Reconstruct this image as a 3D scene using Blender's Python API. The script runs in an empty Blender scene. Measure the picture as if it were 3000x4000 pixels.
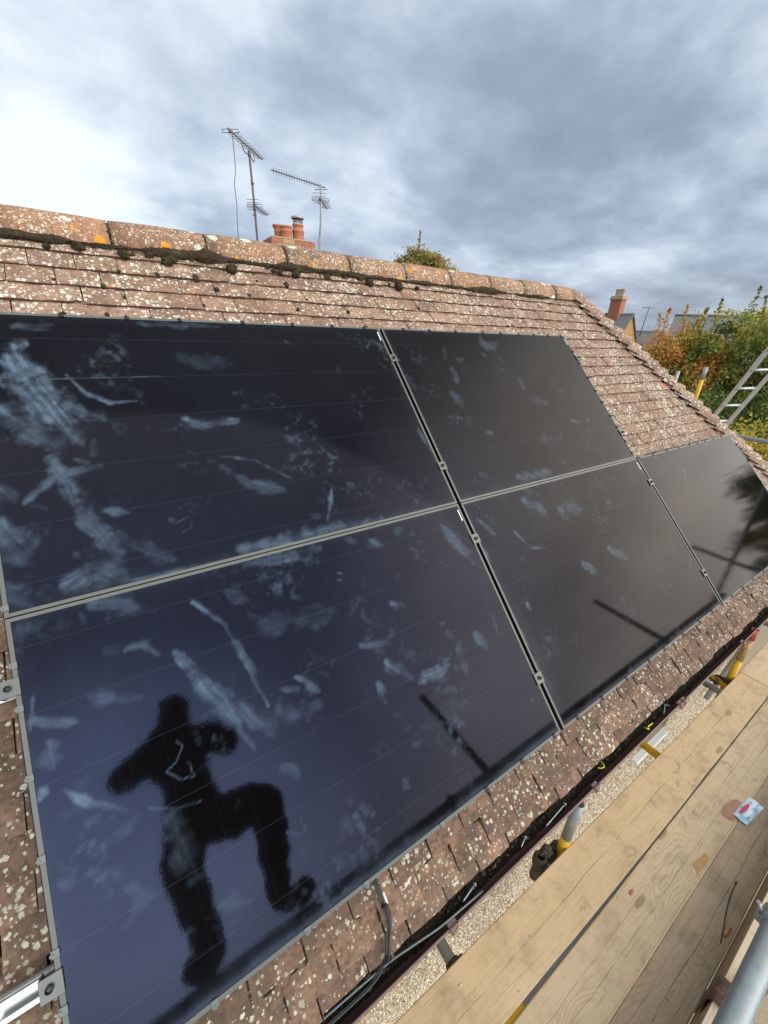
import bpy, bmesh, math, random
import numpy as np
from mathutils import Matrix, Vector, Euler
random.seed(7); rng = np.random.default_rng(7)
SC = bpy.context.scene
COL = SC.collection
R = math.radians
# ------------------------------------------------------------------ camera
CAM = Vector((-1.3976, -1.35915, 0.80231))
cd = bpy.data.cameras.new('camera'); cam = bpy.data.objects.new('camera', cd); COL.objects.link(cam)
cr, cu, cf = Vector((0.8336, -0.55107, 0.03779)), Vector((0.20005, 0.36496, 0.90928)), Vector((0.51487, 0.75041, -0.41447))
cam.matrix_world = Matrix(((cr.x, cu.x, -cf.x, CAM.x), (cr.y, cu.y, -cf.y, CAM.y), (cr.z, cu.z, -cf.z, CAM.z), (0, 0, 0, 1)))
cd.sensor_fit = 'HORIZONTAL'; cd.sensor_width = 36.0; cd.lens = 36.0 * 1575.04 / 3000.0
cd.clip_start = 0.02; cd.clip_end = 2000
SC.camera = cam
SC.render.resolution_x = 768; SC.render.resolution_y = 1024
# ------------------------------------------------------------------ light
SUN_DIR = Vector((0.02, -0.80, 0.60)).normalized()          # towards the sun
sun_el = math.asin(SUN_DIR.z); sun_az = math.atan2(SUN_DIR.x, SUN_DIR.y)
GLOW1, GLOW2 = 2.7, 2.2
W = bpy.data.worlds.new('World'); SC.world = W; W.use_nodes = True
wn, wl = W.node_tree.nodes, W.node_tree.links
wn.clear()
def wnode(t, **k):
    n = wn.new(t)
    for a, b in k.items(): setattr(n, a, b)
    return n
wo = wnode('ShaderNodeOutputWorld'); bgc = wnode('ShaderNodeBackground'); bgs = wnode('ShaderNodeBackground'); wmx = wnode('ShaderNodeMixShader')
sky = wnode('ShaderNodeTexSky', sky_type='NISHITA', sun_disc=False, sun_elevation=sun_el, sun_rotation=sun_az, air_density=1.0, dust_density=2.0)
bgs.inputs[1].default_value = 0.10
wl.new(sky.outputs[0], bgs.inputs[0])
tc = wnode('ShaderNodeTexCoord'); nrm = wnode('ShaderNodeVectorMath', operation='NORMALIZE'); wl.new(tc.outputs['Generated'], nrm.inputs[0])
sep = wnode('ShaderNodeSeparateXYZ'); wl.new(nrm.outputs[0], sep.inputs[0])
def wmath(op, a, b=None, clamp=False):
    n = wnode('ShaderNodeMath', operation=op, use_clamp=clamp)
    for i, q in enumerate((a, b)):
        if q is None: continue
        if isinstance(q, (int, float)): n.inputs[i].default_value = q
        else: wl.new(q, n.inputs[i])
    return n.outputs[0]
zz = wmath('ADD', wmath('MAXIMUM', sep.outputs[2], 0.0), 0.30)
cb = wnode('ShaderNodeCombineXYZ'); wl.new(wmath('DIVIDE', sep.outputs[0], zz), cb.inputs[0]); wl.new(wmath('DIVIDE', sep.outputs[1], zz), cb.inputs[1])
def wnoise(scale, detail, rough, dist, off, stretch=(1, 1, 1)):
    mp = wnode('ShaderNodeMapping'); mp.inputs['Location'].default_value = off; mp.inputs['Scale'].default_value = stretch
    wl.new(cb.outputs[0], mp.inputs[0])
    n = wnode('ShaderNodeTexNoise'); n.inputs['Scale'].default_value = scale; n.inputs['Detail'].default_value = detail
    n.inputs['Roughness'].default_value = rough; n.inputs['Distortion'].default_value = dist
    wl.new(mp.outputs[0], n.inputs['Vector']); return n.outputs['Fac']
n1 = wnoise(0.95, 4, 0.5, 0.2, (3.1, 7.7, 0)); n2 = wnoise(1.7, 10, 0.56, 0.15, (1.3, 2.9, 0)); n3 = wnoise(6.0, 8, 0.55, 0.1, (5.3, 0.9, 0))
def lobe(d, lo, hi=1.0):
    dt = wnode('ShaderNodeVectorMath', operation='DOT_PRODUCT'); wl.new(nrm.outputs[0], dt.inputs[0]); dt.inputs[1].default_value = Vector(d).normalized()
    mr = wnode('ShaderNodeMapRange', interpolation_type='SMOOTHSTEP'); wl.new(dt.outputs['Value'], mr.inputs[0]); mr.inputs[1].default_value = lo; mr.inputs[2].default_value = hi; return mr.outputs[0]
mm = wnode('ShaderNodeMapRange', interpolation_type='SMOOTHSTEP'); wl.new(wmath('ADD', wmath('MULTIPLY', n1, 0.75), wmath('MULTIPLY', n2, 0.25)), mm.inputs[0]); mm.inputs[1].default_value = 0.44; mm.inputs[2].default_value = 0.56
v = wmath('ADD', wmath('MULTIPLY', mm.outputs[0], 0.085), wmath('ADD', wmath('MULTIPLY', n2, 0.50), wmath('MULTIPLY', n3, 0.16)))
v = wmath('ADD', wmath('MULTIPLY', wmath('SUBTRACT', v, 0.375), 1.18), 0.568)
v = wmath('ADD', v, wmath('MULTIPLY', lobe((-0.16, 0.97, 0.15), 0.91), 0.15))        # the thin bright stretch low on the left
v = wmath('SUBTRACT', v, wmath('MULTIPLY', lobe((0.40, 0.87, 0.26), 0.93), 0.05))     # the heavy cloud behind the aerials
v = wmath('ADD', v, wmath('MULTIPLY', lobe((0.10, 0.91, 0.40), 0.94), 0.05))
v = wmath('SUBTRACT', v, wmath('MULTIPLY', lobe((0.85, 0.45, 0.27), 0.86), 0.09))
v = wmath('ADD', v, wmath('MULTIPLY', sep.outputs[2], 0.06))
rp = wnode('ShaderNodeValToRGB'); wl.new(v, rp.inputs[0])
SKYRAMP = ((0.30, (0.165, 0.195, 0.255)), (0.41, (0.220, 0.258, 0.330)), (0.50, (0.290, 0.340, 0.420)), (0.58, (0.385, 0.440, 0.515)), (0.66, (0.49, 0.545, 0.600)), (0.78, (0.62, 0.67, 0.695)))
e = rp.color_ramp.elements
while len(e) < len(SKYRAMP): e.new(0.5)
for i, (p, c) in enumerate(SKYRAMP): e[i].position = p; e[i].color = c + (1,)
# cloud glows round the veiled sun behind the camera, unevenly
gl = wmath('MULTIPLY', lobe((-0.12, -0.86, 0.48), 0.895, 1.0), wmath('ADD', 0.15, wmath('MULTIPLY', n2, 1.7)))
g2 = wmath('MULTIPLY', lobe((0.82, -0.52, 0.24), 0.70, 1.0), wmath('ADD', 0.35, wmath('MULTIPLY', n2, 1.3)))
g1_ = wmath('MULTIPLY', gl, GLOW1); g2_ = wmath('MULTIPLY', g2, GLOW2)
gc_ = wnode('ShaderNodeCombineColor')
for ch_, (a_, b_) in enumerate(((0.88, 1.0), (0.95, 0.92), (1.0, 0.82))): wl.new(wmath('ADD', wmath('MULTIPLY', g1_, a_), wmath('MULTIPLY', g2_, b_)), gc_.inputs[ch_])
ad = wnode('ShaderNodeMix', data_type='RGBA', blend_type='ADD'); ad.inputs[0].default_value = 1.0; wl.new(rp.outputs[0], ad.inputs[6]); wl.new(gc_.outputs[0], ad.inputs[7])
wl.new(ad.outputs[2], bgc.inputs[0]); bgc.inputs[1].default_value = 1.0
wmx.inputs[0].default_value = 0.90
wl.new(bgs.outputs[0], wmx.inputs[1]); wl.new(bgc.outputs[0], wmx.inputs[2]); wl.new(wmx.outputs[0], wo.inputs[0])
sl = bpy.data.lights.new('sun', 'SUN'); sl.energy = 0.9; sl.angle = R(85); sl.color = (1.0, 0.94, 0.85)
so = bpy.data.objects.new('sun', sl); COL.objects.link(so); so.rotation_euler = SUN_DIR.to_track_quat('Z', 'Y').to_euler()
SC.view_settings.view_transform = 'Standard'; SC.view_settings.look = 'None'; SC.view_settings.exposure = 0.70; SC.view_settings.gamma = 1.0
SC.view_settings.use_curve_mapping = False
SC.cycles.max_bounces = 6; SC.cycles.diffuse_bounces = 3; SC.cycles.glossy_bounces = 3; SC.cycles.transparent_max_bounces = 6
SC.cycles.use_denoising = True
# ------------------------------------------------------------------ helpers
class B:
    def __init__(s): s.v = []; s.f = []; s.m = []; s.sm = []
    def add(s, vs, fs, mi=0, smooth=False):
        o = len(s.v); s.v += [tuple(q) for q in vs]
        for q in fs: s.f.append(tuple(i + o for i in q)); s.m.append(mi); s.sm.append(smooth)
        return s
    def box(s, lo, hi, mi=0, M=None, bev=0.0):
        x0, y0, z0 = lo; x1, y1, z1 = hi
        if bev <= 0:
            vs = [(x0, y0, z0), (x1, y0, z0), (x1, y1, z0), (x0, y1, z0), (x0, y0, z1), (x1, y0, z1), (x1, y1, z1), (x0, y1, z1)]
            fs = [(0, 3, 2, 1), (4, 5, 6, 7), (0, 1, 5, 4), (1, 2, 6, 5), (2, 3, 7, 6), (3, 0, 4, 7)]
            if M is not None: vs = [M @ Vector(q) for q in vs]
            return s.add(vs, fs, mi)
        bm = bmesh.new(); bmesh.ops.create_cube(bm, size=1)
        for q in bm.verts: q.co = Vector(((x0 + x1) / 2 + q.co.x * (x1 - x0), (y0 + y1) / 2 + q.co.y * (y1 - y0), (z0 + z1) / 2 + q.co.z * (z1 - z0)))
        bmesh.ops.bevel(bm, geom=bm.edges[:] + bm.verts[:], offset=bev, segments=1, affect='EDGES', profile=0.5)
        bm.verts.index_update()
        vs = [q.co.copy() for q in bm.verts]; fs = [[q.index for q in fc.verts] for fc in bm.faces]; bm.free()
        if M is not None: vs = [M @ q for q in vs]
        return s.add(vs, fs, mi)
    def tube(s, pts, rad, seg=12, mi=0, cap=True, smooth=True):
        pts = [Vector(q) for q in pts]; n = len(pts)
        rad = [rad] * n if isinstance(rad, (int, float)) else rad
        T = [(pts[min(i + 1, n - 1)] - pts[max(i - 1, 0)]).normalized() for i in range(n)]
        a = T[0].orthogonal().normalized(); vs = []; fs = []
        for i in range(n):
            a = (a - T[i] * a.dot(T[i])).normalized(); b = T[i].cross(a)
            for k in range(seg):
                t = 2 * math.pi * k / seg; vs.append(pts[i] + (a * math.cos(t) + b * math.sin(t)) * rad[i])
        for i in range(n - 1):
            for k in range(seg):
                k2 = (k + 1) % seg; fs.append((i * seg + k, i * seg + k2, (i + 1) * seg + k2, (i + 1) * seg + k))
        s.add(vs, fs, mi, smooth)
        if cap:
            o = len(s.v) - len(vs)
            s.f.append(tuple(o + k for k in range(seg - 1, -1, -1))); s.m.append(mi); s.sm.append(False)
            s.f.append(tuple(o + (n - 1) * seg + k for k in range(seg))); s.m.append(mi); s.sm.append(False)
        return s
    def pipe(s, a, b, r=0.02415, t=0.0036, seg=20, mi=0):          # hollow tube, both ends open
        a = Vector(a); b = Vector(b); ax = (b - a).normalized(); u = ax.orthogonal().normalized(); w = ax.cross(u); vs = []; fs = []
        for P, rr in ((a, r), (b, r), (b, r - t), (a, r - t)):
            for k in range(seg):
                q = 2 * math.pi * k / seg; vs.append(P + (u * math.cos(q) + w * math.sin(q)) * rr)
        for j in range(4):
            for k in range(seg):
                k2 = (k + 1) % seg; j2 = (j + 1) % 4; fs.append((j * seg + k, j * seg + k2, j2 * seg + k2, j2 * seg + k))
        return s.add(vs, fs, mi, True)
    def lathe(s, c, prof, seg=20, mi=0, ax=(0, 0, 1), smooth=True):
        ax = Vector(ax).normalized(); u = ax.orthogonal().normalized(); w = ax.cross(u); c = Vector(c); vs = []; fs = []
        for r, z in prof:
            for k in range(seg):
                q = 2 * math.pi * k / seg; vs.append(c + ax * z + (u * math.cos(q) + w * math.sin(q)) * r)
        for j in range(len(prof) - 1):
            for k in range(seg):
                k2 = (k + 1) % seg; fs.append((j * seg + k, j * seg + k2, (j + 1) * seg + k2, (j + 1) * seg + k))
        return s.add(vs, fs, mi, smooth)
    def blob(s, c, r, sub=2, amp=0.25, M=None, mi=0, seed=0, fq=1.0):
        bm = bmesh.new(); bmesh.ops.create_icosphere(bm, subdivisions=sub, radius=1); rr = random.Random(seed)
        ph = [(rr.uniform(2, 6) * fq, rr.uniform(2, 6) * fq, rr.uniform(2, 6) * fq, rr.uniform(0, 6)) for _ in range(4)]
        c = Vector(c); r = Vector(r) if not isinstance(r, (int, float)) else Vector((r, r, r)); vs = []
        for q in bm.verts:
            d = 1 + amp * sum(math.sin(p[0] * q.co.x + p[1] * q.co.y + p[2] * q.co.z + p[3]) for p in ph) / 2.2
            w = Vector((q.co.x * r.x, q.co.y * r.y, q.co.z * r.z)) * d
            vs.append(c + (M @ w if M is not None else w))
        bm.verts.index_update(); fs = [[q.index for q in fc.verts] for fc in bm.faces]; bm.free()
        return s.add(vs, fs, mi, True)
    def mesh(s, name):
        me = bpy.data.meshes.new(name); me.from_pydata([tuple(q) for q in s.v], [], s.f)
        me.polygons.foreach_set('material_index', s.m); me.polygons.foreach_set('use_smooth', s.sm); me.update()
        return me
WM = {}
def reg(o, parent=None, world=None):
    COL.objects.link(o)
    if world is not None: o.matrix_basis = world
    WM[o.name] = world if world is not None else Matrix()
    if parent is not None:
        o.parent = parent; o.matrix_parent_inverse = WM[parent.name].inverted()
    return o
def tag(o, label=None, cat=None, group=None, kind=None):
    if label: o['label'] = label
    if cat: o['category'] = cat
    if group: o['group'] = group
    if kind: o['kind'] = kind
    return o
def empty(name, loc, label, cat, group=None):
    o = bpy.data.objects.new(name, None); o.empty_display_size = 0.1
    reg(o, None, Matrix.Translation(Vector(loc))); return tag(o, label, cat, group)
def put(name, b, mats=None, parent=None, world=None):
    """one mesh object; b holds world coordinates (or local ones when world is given)"""
    me = b.mesh(name) if isinstance(b, B) else b
    for m in (mats if isinstance(mats, (list, tuple)) else [mats]):
        if m is not None and isinstance(b, B): me.materials.append(m)
    return reg(bpy.data.objects.new(name, me), parent, world)
def fast_mesh(name, V, F, mat=None, smooth=False, attrs=None):
    """V (n,3), F (m,k) numpy arrays, all faces k-gons"""
    me = bpy.data.meshes.new(name); V = np.asarray(V, np.float32); F = np.asarray(F, np.int32); m, k = F.shape
    me.vertices.add(len(V)); me.vertices.foreach_set('co', V.ravel()); me.loops.add(m * k); me.loops.foreach_set('vertex_index', F.ravel())
    me.polygons.add(m); me.polygons.foreach_set('loop_start', np.arange(0, m * k, k, dtype=np.int32))
    me.update(calc_edges=True)
    if smooth: me.polygons.foreach_set('use_smooth', np.ones(m, bool))
    for an, (dom, arr) in (attrs or {}).items():
        arr = np.asarray(arr, np.float32)
        if arr.ndim == 2:
            a = me.attributes.new(an, 'FLOAT_COLOR', dom); a.data.foreach_set('color', np.c_[arr, np.ones(len(arr), np.float32)].astype(np.float32).ravel())
        else:
            a = me.attributes.new(an, 'FLOAT', dom); a.data.foreach_set('value', arr.ravel())
    if mat: me.materials.append(mat)
    return me
# value noise for painted wear
def vnoise(x, y, seed=0):
    xi = np.floor(x).astype(np.int64); yi = np.floor(y).astype(np.int64); fx = x - xi; fy = y - yi
    fx = fx * fx * (3 - 2 * fx); fy = fy * fy * (3 - 2 * fy)
    def h(a, b):
        n = (a * 374761393 + b * 668265263 + seed * 1274126177) & 0x7fffffff
        n = ((n ^ (n >> 13)) * 1274126177) & 0x7fffffff
        return ((n ^ (n >> 16)) & 0xffff) / 65535.0
    return (h(xi, yi) * (1 - fx) + h(xi + 1, yi) * fx) * (1 - fy) + (h(xi, yi + 1) * (1 - fx) + h(xi + 1, yi + 1) * fx) * fy
def fbm(x, y, seed=0, oc=4):
    s = 0; a = 0.5; t = 0
    for i in range(oc): s = s + a * vnoise(x * 2 ** i, y * 2 ** i, seed + i * 17); t += a; a *= 0.55
    return s / t
# ------------------------------------------------------------------ materials
class NM:
    def __init__(s, name, rough=0.6, spec=0.5, metal=0.0):
        s.m = bpy.data.materials.new(name); s.m.use_nodes = True; s.t = s.m.node_tree; s.n = s.t.nodes; s.l = s.t.links
        s.p = s.n['Principled BSDF']; s.p.inputs['Roughness'].default_value = rough; s.p.inputs['Specular IOR Level'].default_value = spec; s.p.inputs['Metallic'].default_value = metal
    def node(s, t, **k):
        q = s.n.new(t)
        for a, b in k.items(): setattr(q, a, b)
        return q
    def set(s, sock, val):
        if hasattr(val, 'is_output') or hasattr(val, 'links'): s.l.new(val, sock)
        elif isinstance(val, (tuple, list)) and len(val) == 3 and sock.type == 'RGBA': sock.default_value = tuple(val) + (1,)
        else: sock.default_value = val
    def pos(s, scale=(1, 1, 1), rot=(0, 0, 0), loc=(0, 0, 0), src='pos'):
        g = s.node('ShaderNodeNewGeometry').outputs['Position'] if src == 'pos' else s.node('ShaderNodeTexCoord').outputs['Object']
        mp = s.node('ShaderNodeMapping'); mp.inputs['Scale'].default_value = scale; mp.inputs['Rotation'].default_value = rot; mp.inputs['Location'].default_value = loc
        s.l.new(g, mp.inputs[0]); return mp.outputs[0]
    def vadd(s, a, b):
        q = s.node('ShaderNodeVectorMath', operation='ADD'); s.set(q.inputs[0], a); s.set(q.inputs[1], b); return q.outputs[0]
    def noise(s, vec, scale, detail=4, rough=0.55, dist=0.0, out='Fac'):
        q = s.node('ShaderNodeTexNoise'); s.l.new(vec, q.inputs['Vector']); q.inputs['Scale'].default_value = scale; q.inputs['Detail'].default_value = detail
        q.inputs['Roughness'].default_value = rough; q.inputs['Distortion'].default_value = dist; return q.outputs[out]
    def voro(s, vec, scale, out='Distance', rand=1.0, feature='F1'):
        q = s.node('ShaderNodeTexVoronoi', feature=feature); s.l.new(vec, q.inputs['Vector']); q.inputs['Scale'].default_value = scale; q.inputs['Randomness'].default_value = rand
        return q.outputs[out] if out else q
    def math(s, op, a, b=0.0, clamp=False):
        q = s.node('ShaderNodeMath', operation=op, use_clamp=clamp); s.set(q.inputs[0], a); s.set(q.inputs[1], b); return q.outputs[0]
    def step(s, val, lo, hi, smooth=True):
        q = s.node('ShaderNodeMapRange', interpolation_type='SMOOTHSTEP' if smooth else 'LINEAR'); s.set(q.inputs[0], val); s.set(q.inputs[1], lo); s.set(q.inputs[2], hi); return q.outputs[0]
    def mix(s, f, a, b, blend='MIX'):
        q = s.node('ShaderNodeMix', data_type='RGBA', blend_type=blend); s.set(q.inputs[0], f); s.set(q.inputs[6], a); s.set(q.inputs[7], b); return q.outputs[2]
    def ramp(s, f, stops):
        q = s.node('ShaderNodeValToRGB'); e = q.color_ramp.elements; s.set(q.inputs[0], f)
        while len(e) < len(stops): e.new(0.5)
        for i, (p, c) in enumerate(stops): e[i].position = p; e[i].color = tuple(c) + (1,)
        return q.outputs[0]
    def rnd(s): return s.node('ShaderNodeObjectInfo').outputs['Random']
    def attr(s, name, out='Fac'): return s.node('ShaderNodeAttribute', attribute_name=name).outputs[out]
    def bump(s, h, strength=0.3, dist=0.01):
        q = s.node('ShaderNodeBump'); q.inputs['Strength'].default_value = strength; q.inputs['Distance'].default_value = dist; s.l.new(h, q.inputs['Height']); s.l.new(q.outputs[0], s.p.inputs['Normal'])
    def col(s, c): s.set(s.p.inputs['Base Color'], c); return s.m
    def rough(s, r): s.set(s.p.inputs['Roughness'], r)
def plain(name, c, rough=0.6, metal=0.0, var=0.12, sc=30, bump=0.0, spec=0.5):
    k = NM(name, rough, spec, metal); n = k.noise(k.pos(), sc, 5, 0.6)
    k.col(k.mix(n, tuple(q * (1 - var * 2) for q in c), tuple(min(1, q * (1 + var * 2)) for q in c)))
    if bump: k.bump(n, bump, 0.004)
    return k.m
def tile_mat(name, c0, c1, orange, lich=1.0, moss=0.5, sc=1.0, thin=0.0):
    k = NM(name, 0.9, 0.25); P = k.pos(); r = k.rnd()
    big = k.noise(P, 4, 3, 0.6); fine = k.noise(P, 70, 6, 0.65); mid = k.noise(P, 18, 5, 0.6)
    base = k.mix(k.math('ADD', k.math('MULTIPLY', k.step(mid, 0.3, 0.7), 0.5), k.math('MULTIPLY', r, 0.6), True), c0, c1)
    base = k.mix(k.math('MULTIPLY', k.step(fine, 0.42, 0.70), 0.60), base, tuple(q * 0.38 for q in c0))
    base = k.mix(k.math('MULTIPLY', k.step(k.noise(P, 9, 5, 0.6), 0.62, 0.70), 0.55), base, orange)
    # grey-olive algae film
    base = k.mix(k.math('MULTIPLY', k.step(k.noise(P, 6, 6, 0.65), 0.48, 0.70), moss), base, (0.10, 0.078, 0.055))
    # lichen discs with ragged rims: cells of two sizes, each with its own radius
    Pd = k.vadd(P, k.mix(0.5, k.noise(P, 120, 3, 0.6, 0, 'Color'), (0, 0, 0))) if False else P
    wob = k.math('MULTIPLY', k.math('SUBTRACT', k.noise(P, 210, 3, 0.65), 0.5), 0.75)
    m = None
    for scl, keep, r0 in ((56 * sc, 0.40 + thin, 0.44), (95 * sc, 0.48 + thin, 0.44), (32 * sc, 0.74 + thin, 0.42)):
        vn = k.voro(P, scl, None); rr = k.node('ShaderNodeSeparateColor'); k.l.new(vn.outputs['Color'], rr.inputs[0])
        dens = k.math('ADD', rr.outputs[0], k.math('MULTIPLY', k.math('SUBTRACT', big, 0.5), 1.15 * lich))
        rad = k.math('MULTIPLY', k.math('POWER', k.step(dens, keep, keep + 0.5, False), 0.8), r0 * 1.12)
        d = k.math('SUBTRACT', rad, k.math('ADD', vn.outputs['Distance'], wob))
        q = k.step(d, -0.02, 0.09); m = q if m is None else k.math('MAXIMUM', m, q)
    lc = k.mix(k.step(k.noise(P, 34, 4, 0.6), 0.35, 0.65), (0.40, 0.38, 0.28), (0.76, 0.72, 0.58))
    base = k.mix(k.math('MULTIPLY', m, 0.93 * min(1, lich)), base, lc)
    k.bump(k.math('ADD', k.math('MULTIPLY', fine, 0.6), k.math('MULTIPLY', m, 0.35)), 0.45, 0.004)
    k.col(base); return k
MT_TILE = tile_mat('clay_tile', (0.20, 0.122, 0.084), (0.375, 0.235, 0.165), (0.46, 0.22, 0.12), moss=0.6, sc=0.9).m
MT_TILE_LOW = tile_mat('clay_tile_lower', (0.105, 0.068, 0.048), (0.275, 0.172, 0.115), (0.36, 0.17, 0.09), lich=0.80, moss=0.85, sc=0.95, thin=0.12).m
MT_EDGE = plain('clay_tile_edge', (0.135, 0.070, 0.052), 0.95, var=0.3, sc=45, bump=0.3)
MT_NEWTILE = plain('new_clay_tile', (0.48, 0.20, 0.15), 0.85, var=0.12, sc=40, bump=0.2)
k = tile_mat('ridge_tile_clay', (0.26, 0.145, 0.088), (0.39, 0.205, 0.115), (0.52, 0.22, 0.10), lich=0.85, moss=0.65, sc=1.35)
P = k.pos(); vn = k.voro(P, 11.0, None); rr = k.node('ShaderNodeSeparateColor'); k.l.new(vn.outputs['Color'], rr.inputs[0])
wob = k.math('MULTIPLY', k.math('SUBTRACT', k.noise(P, 55, 5, 0.68), 0.5), 0.62)
dd = k.math('ADD', vn.outputs['Distance'], wob)
om = k.math('MULTIPLY', k.step(k.math('SUBTRACT', k.math('MULTIPLY', k.step(rr.outputs[0], 0.50, 1.0, False), 0.33), dd), 0, 0.05), 1.0)
vn2 = k.voro(k.pos(loc=(3.3, 1.7, 0.4)), 11.0, None); r2 = k.node('ShaderNodeSeparateColor'); k.l.new(vn2.outputs['Color'], r2.inputs[0])
gm = k.step(k.math('SUBTRACT', k.math('MULTIPLY', k.step(r2.outputs[0], 0.70, 1.0, False), 0.42), k.math('ADD', vn2.outputs['Distance'], k.math('MULTIPLY', wob, 0.5))), 0, 0.03)
prev = k.p.inputs['Base Color'].links[0].from_socket
k.col(k.mix(om, k.mix(gm, prev, (0.62, 0.65, 0.50)), k.mix(k.noise(P, 90, 3), (0.50, 0.20, 0.025), (0.76, 0.36, 0.03)))); MT_RIDGE = k.m
k = NM('moss_dark', 0.95, 0.1); P = k.pos(); n = k.noise(P, 140, 5, 0.7); n0 = k.noise(P, 9, 4, 0.6)
k.col(k.mix(k.step(n0, 0.52, 0.68), k.ramp(n, ((0.3, (0.018, 0.013, 0.009)), (0.55, (0.070, 0.050, 0.033)), (0.75, (0.13, 0.098, 0.065)))), k.mix(n, (0.030, 0.034, 0.012), (0.13, 0.125, 0.05))))
k.bump(n, 0.9, 0.012); MT_MOSS = k.m
k = NM('gutter_silt', 0.95, 0.1); n = k.noise(k.pos(), 130, 5, 0.7)
k.col(k.ramp(n, ((0.35, (0.006, 0.005, 0.004)), (0.58, (0.030, 0.022, 0.014)), (0.72, (0.14, 0.12, 0.09))))); k.bump(n, 1.0, 0.012); MT_SILT = k.m
MT_MORTAR = plain('mortar_dark', (0.10, 0.085, 0.065), 0.95, sc=60, bump=0.3)
MT_DECK = plain('roof_felt', (0.035, 0.028, 0.025), 0.95)
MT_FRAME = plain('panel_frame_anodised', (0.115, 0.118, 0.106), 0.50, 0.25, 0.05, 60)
MT_FRAME_SHADED = plain('panel_frame_side_shaded', (0.010, 0.010, 0.011), 0.5, 0.0, 0.05, 60)  # one frame, two tones: gap shade painted on sides, sky sheen on top
MT_RAIL = plain('mill_aluminium', (0.52, 0.53, 0.52), 0.32, 0.75, 0.05, 80)
MT_CLAMP = plain('clamp_grey', (0.13, 0.133, 0.124), 0.45, 0.5, 0.05, 80)
MT_BLACK = plain('black_plastic', (0.012, 0.012, 0.013), 0.45, 0, 0.1)
MT_BOLT = plain('dark_bolt', (0.03, 0.03, 0.03), 0.35, 0.7)
MT_LABEL = plain('white_label', (0.75, 0.76, 0.74), 0.5, 0, 0.03)
# dirty photovoltaic glass: black cells under slightly wavy glass, dust film from painted wear
k = NM('photovoltaic_glass', 0.06, 0.5); P = k.pos(); sm = k.attr('smear')
sx = k.node('ShaderNodeSeparateXYZ'); k.l.new(P, sx.inputs[0])
vv = k.math('MULTIPLY', k.math('ADD', sx.outputs[1], sx.outputs[2]), 0.70711)
def lines(val, period, off, w):
    fr = k.math('FRACT', k.math('DIVIDE', k.math('ADD', val, off + 20 * period), period)); return k.math('LESS_THAN', k.math('ABSOLUTE', k.math('SUBTRACT', fr, 0.5)), w / period / 2)
cell = k.math('MAXIMUM', lines(vv, 0.1855, 0.002, 0.0022), k.math('MULTIPLY', lines(sx.outputs[0], 0.0935, 0.012, 0.0016), 0.25))
base = k.mix(k.math('MULTIPLY', cell, 0.38), k.mix(k.noise(P, 2.2, 2), (0.0016, 0.0013, 0.0014), (0.0036, 0.0026, 0.0022)), (0.030, 0.040, 0.055))
dust = k.mix(k.noise(P, 40, 4, 0.6), (0.070, 0.118, 0.180), (0.19, 0.255, 0.315))
k.col(k.mix(sm, base, dust))
k.rough(k.math('ADD', 0.055, k.math('MULTIPLY', sm, 0.45)))
k.p.inputs['IOR'].default_value = 1.54; k.p.inputs['Thin Film Thickness'].default_value = 134.0; k.p.inputs['Thin Film IOR'].default_value = 1.085; k.p.inputs['Specular Tint'].default_value = (0.56, 0.70, 1.0, 1)
k.bump(k.noise(P, 150, 2, 0.5), 0.022, 0.002); MT_GLASS = k.m
def galv(name, stain=0.0):
    k = NM(name, 0.42, 0.5, 0.35); P = k.pos(); n = k.noise(P, 22, 6, 0.65); v2 = k.voro(P, 60, 'Color')
    c = k.mix(n, (0.22, 0.245, 0.245), (0.38, 0.41, 0.40)); c = k.mix(0.05, c, v2)
    c = k.mix(k.math('MULTIPLY', k.step(k.noise(P, 45, 6, 0.7), 0.60, 0.75), 0.35 + stain), c, (0.15, 0.13, 0.10))
    k.rough(k.math('ADD', 0.30, k.math('MULTIPLY', n, 0.3))); k.bump(n, 0.08, 0.002); return k.col(c)
MT_GALV = galv('galvanised_steel'); MT_GALV_OLD = galv('galvanised_steel_worn', 0.4)
k = NM('yellow_paint', 0.55); P = k.pos(); ch = k.step(k.noise(P, 55, 6, 0.7), 0.58, 0.63)
k.col(k.mix(k.math('MULTIPLY', ch, 0.8), k.mix(k.noise(P, 12, 4), (0.62, 0.34, 0.005), (0.75, 0.46, 0.015)), (0.17, 0.14, 0.10))); MT_YEL = k.m
k = NM('chipped_orange_paint', 0.6); P = k.pos(); ch = k.step(k.noise(P, 48, 6, 0.75), 0.48, 0.54)
k.col(k.mix(ch, k.mix(k.noise(P, 14, 4), (0.66, 0.31, 0.02), (0.70, 0.40, 0.05)), (0.24, 0.22, 0.18))); MT_CHIP = k.m
k = NM('red_paint', 0.6); P = k.pos(); k.col(k.mix(k.step(k.noise(P, 26, 5, 0.65), 0.55, 0.75), (0.45, 0.07, 0.06), (0.30, 0.24, 0.22))); MT_RED = k.m
k = NM('rusty_steel', 0.8, 0.3, 0.2); P = k.pos(); k.col(k.ramp(k.noise(P, 40, 6, 0.7), ((0.35, (0.050, 0.040, 0.035)), (0.58, (0.13, 0.075, 0.055)), (0.75, (0.42, 0.10, 0.05))))); MT_RUST = k.m
MT_COUPLER = plain('coupler_steel', (0.085, 0.075, 0.055), 0.7, 0.4, 0.25, 50, 0.3)
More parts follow.
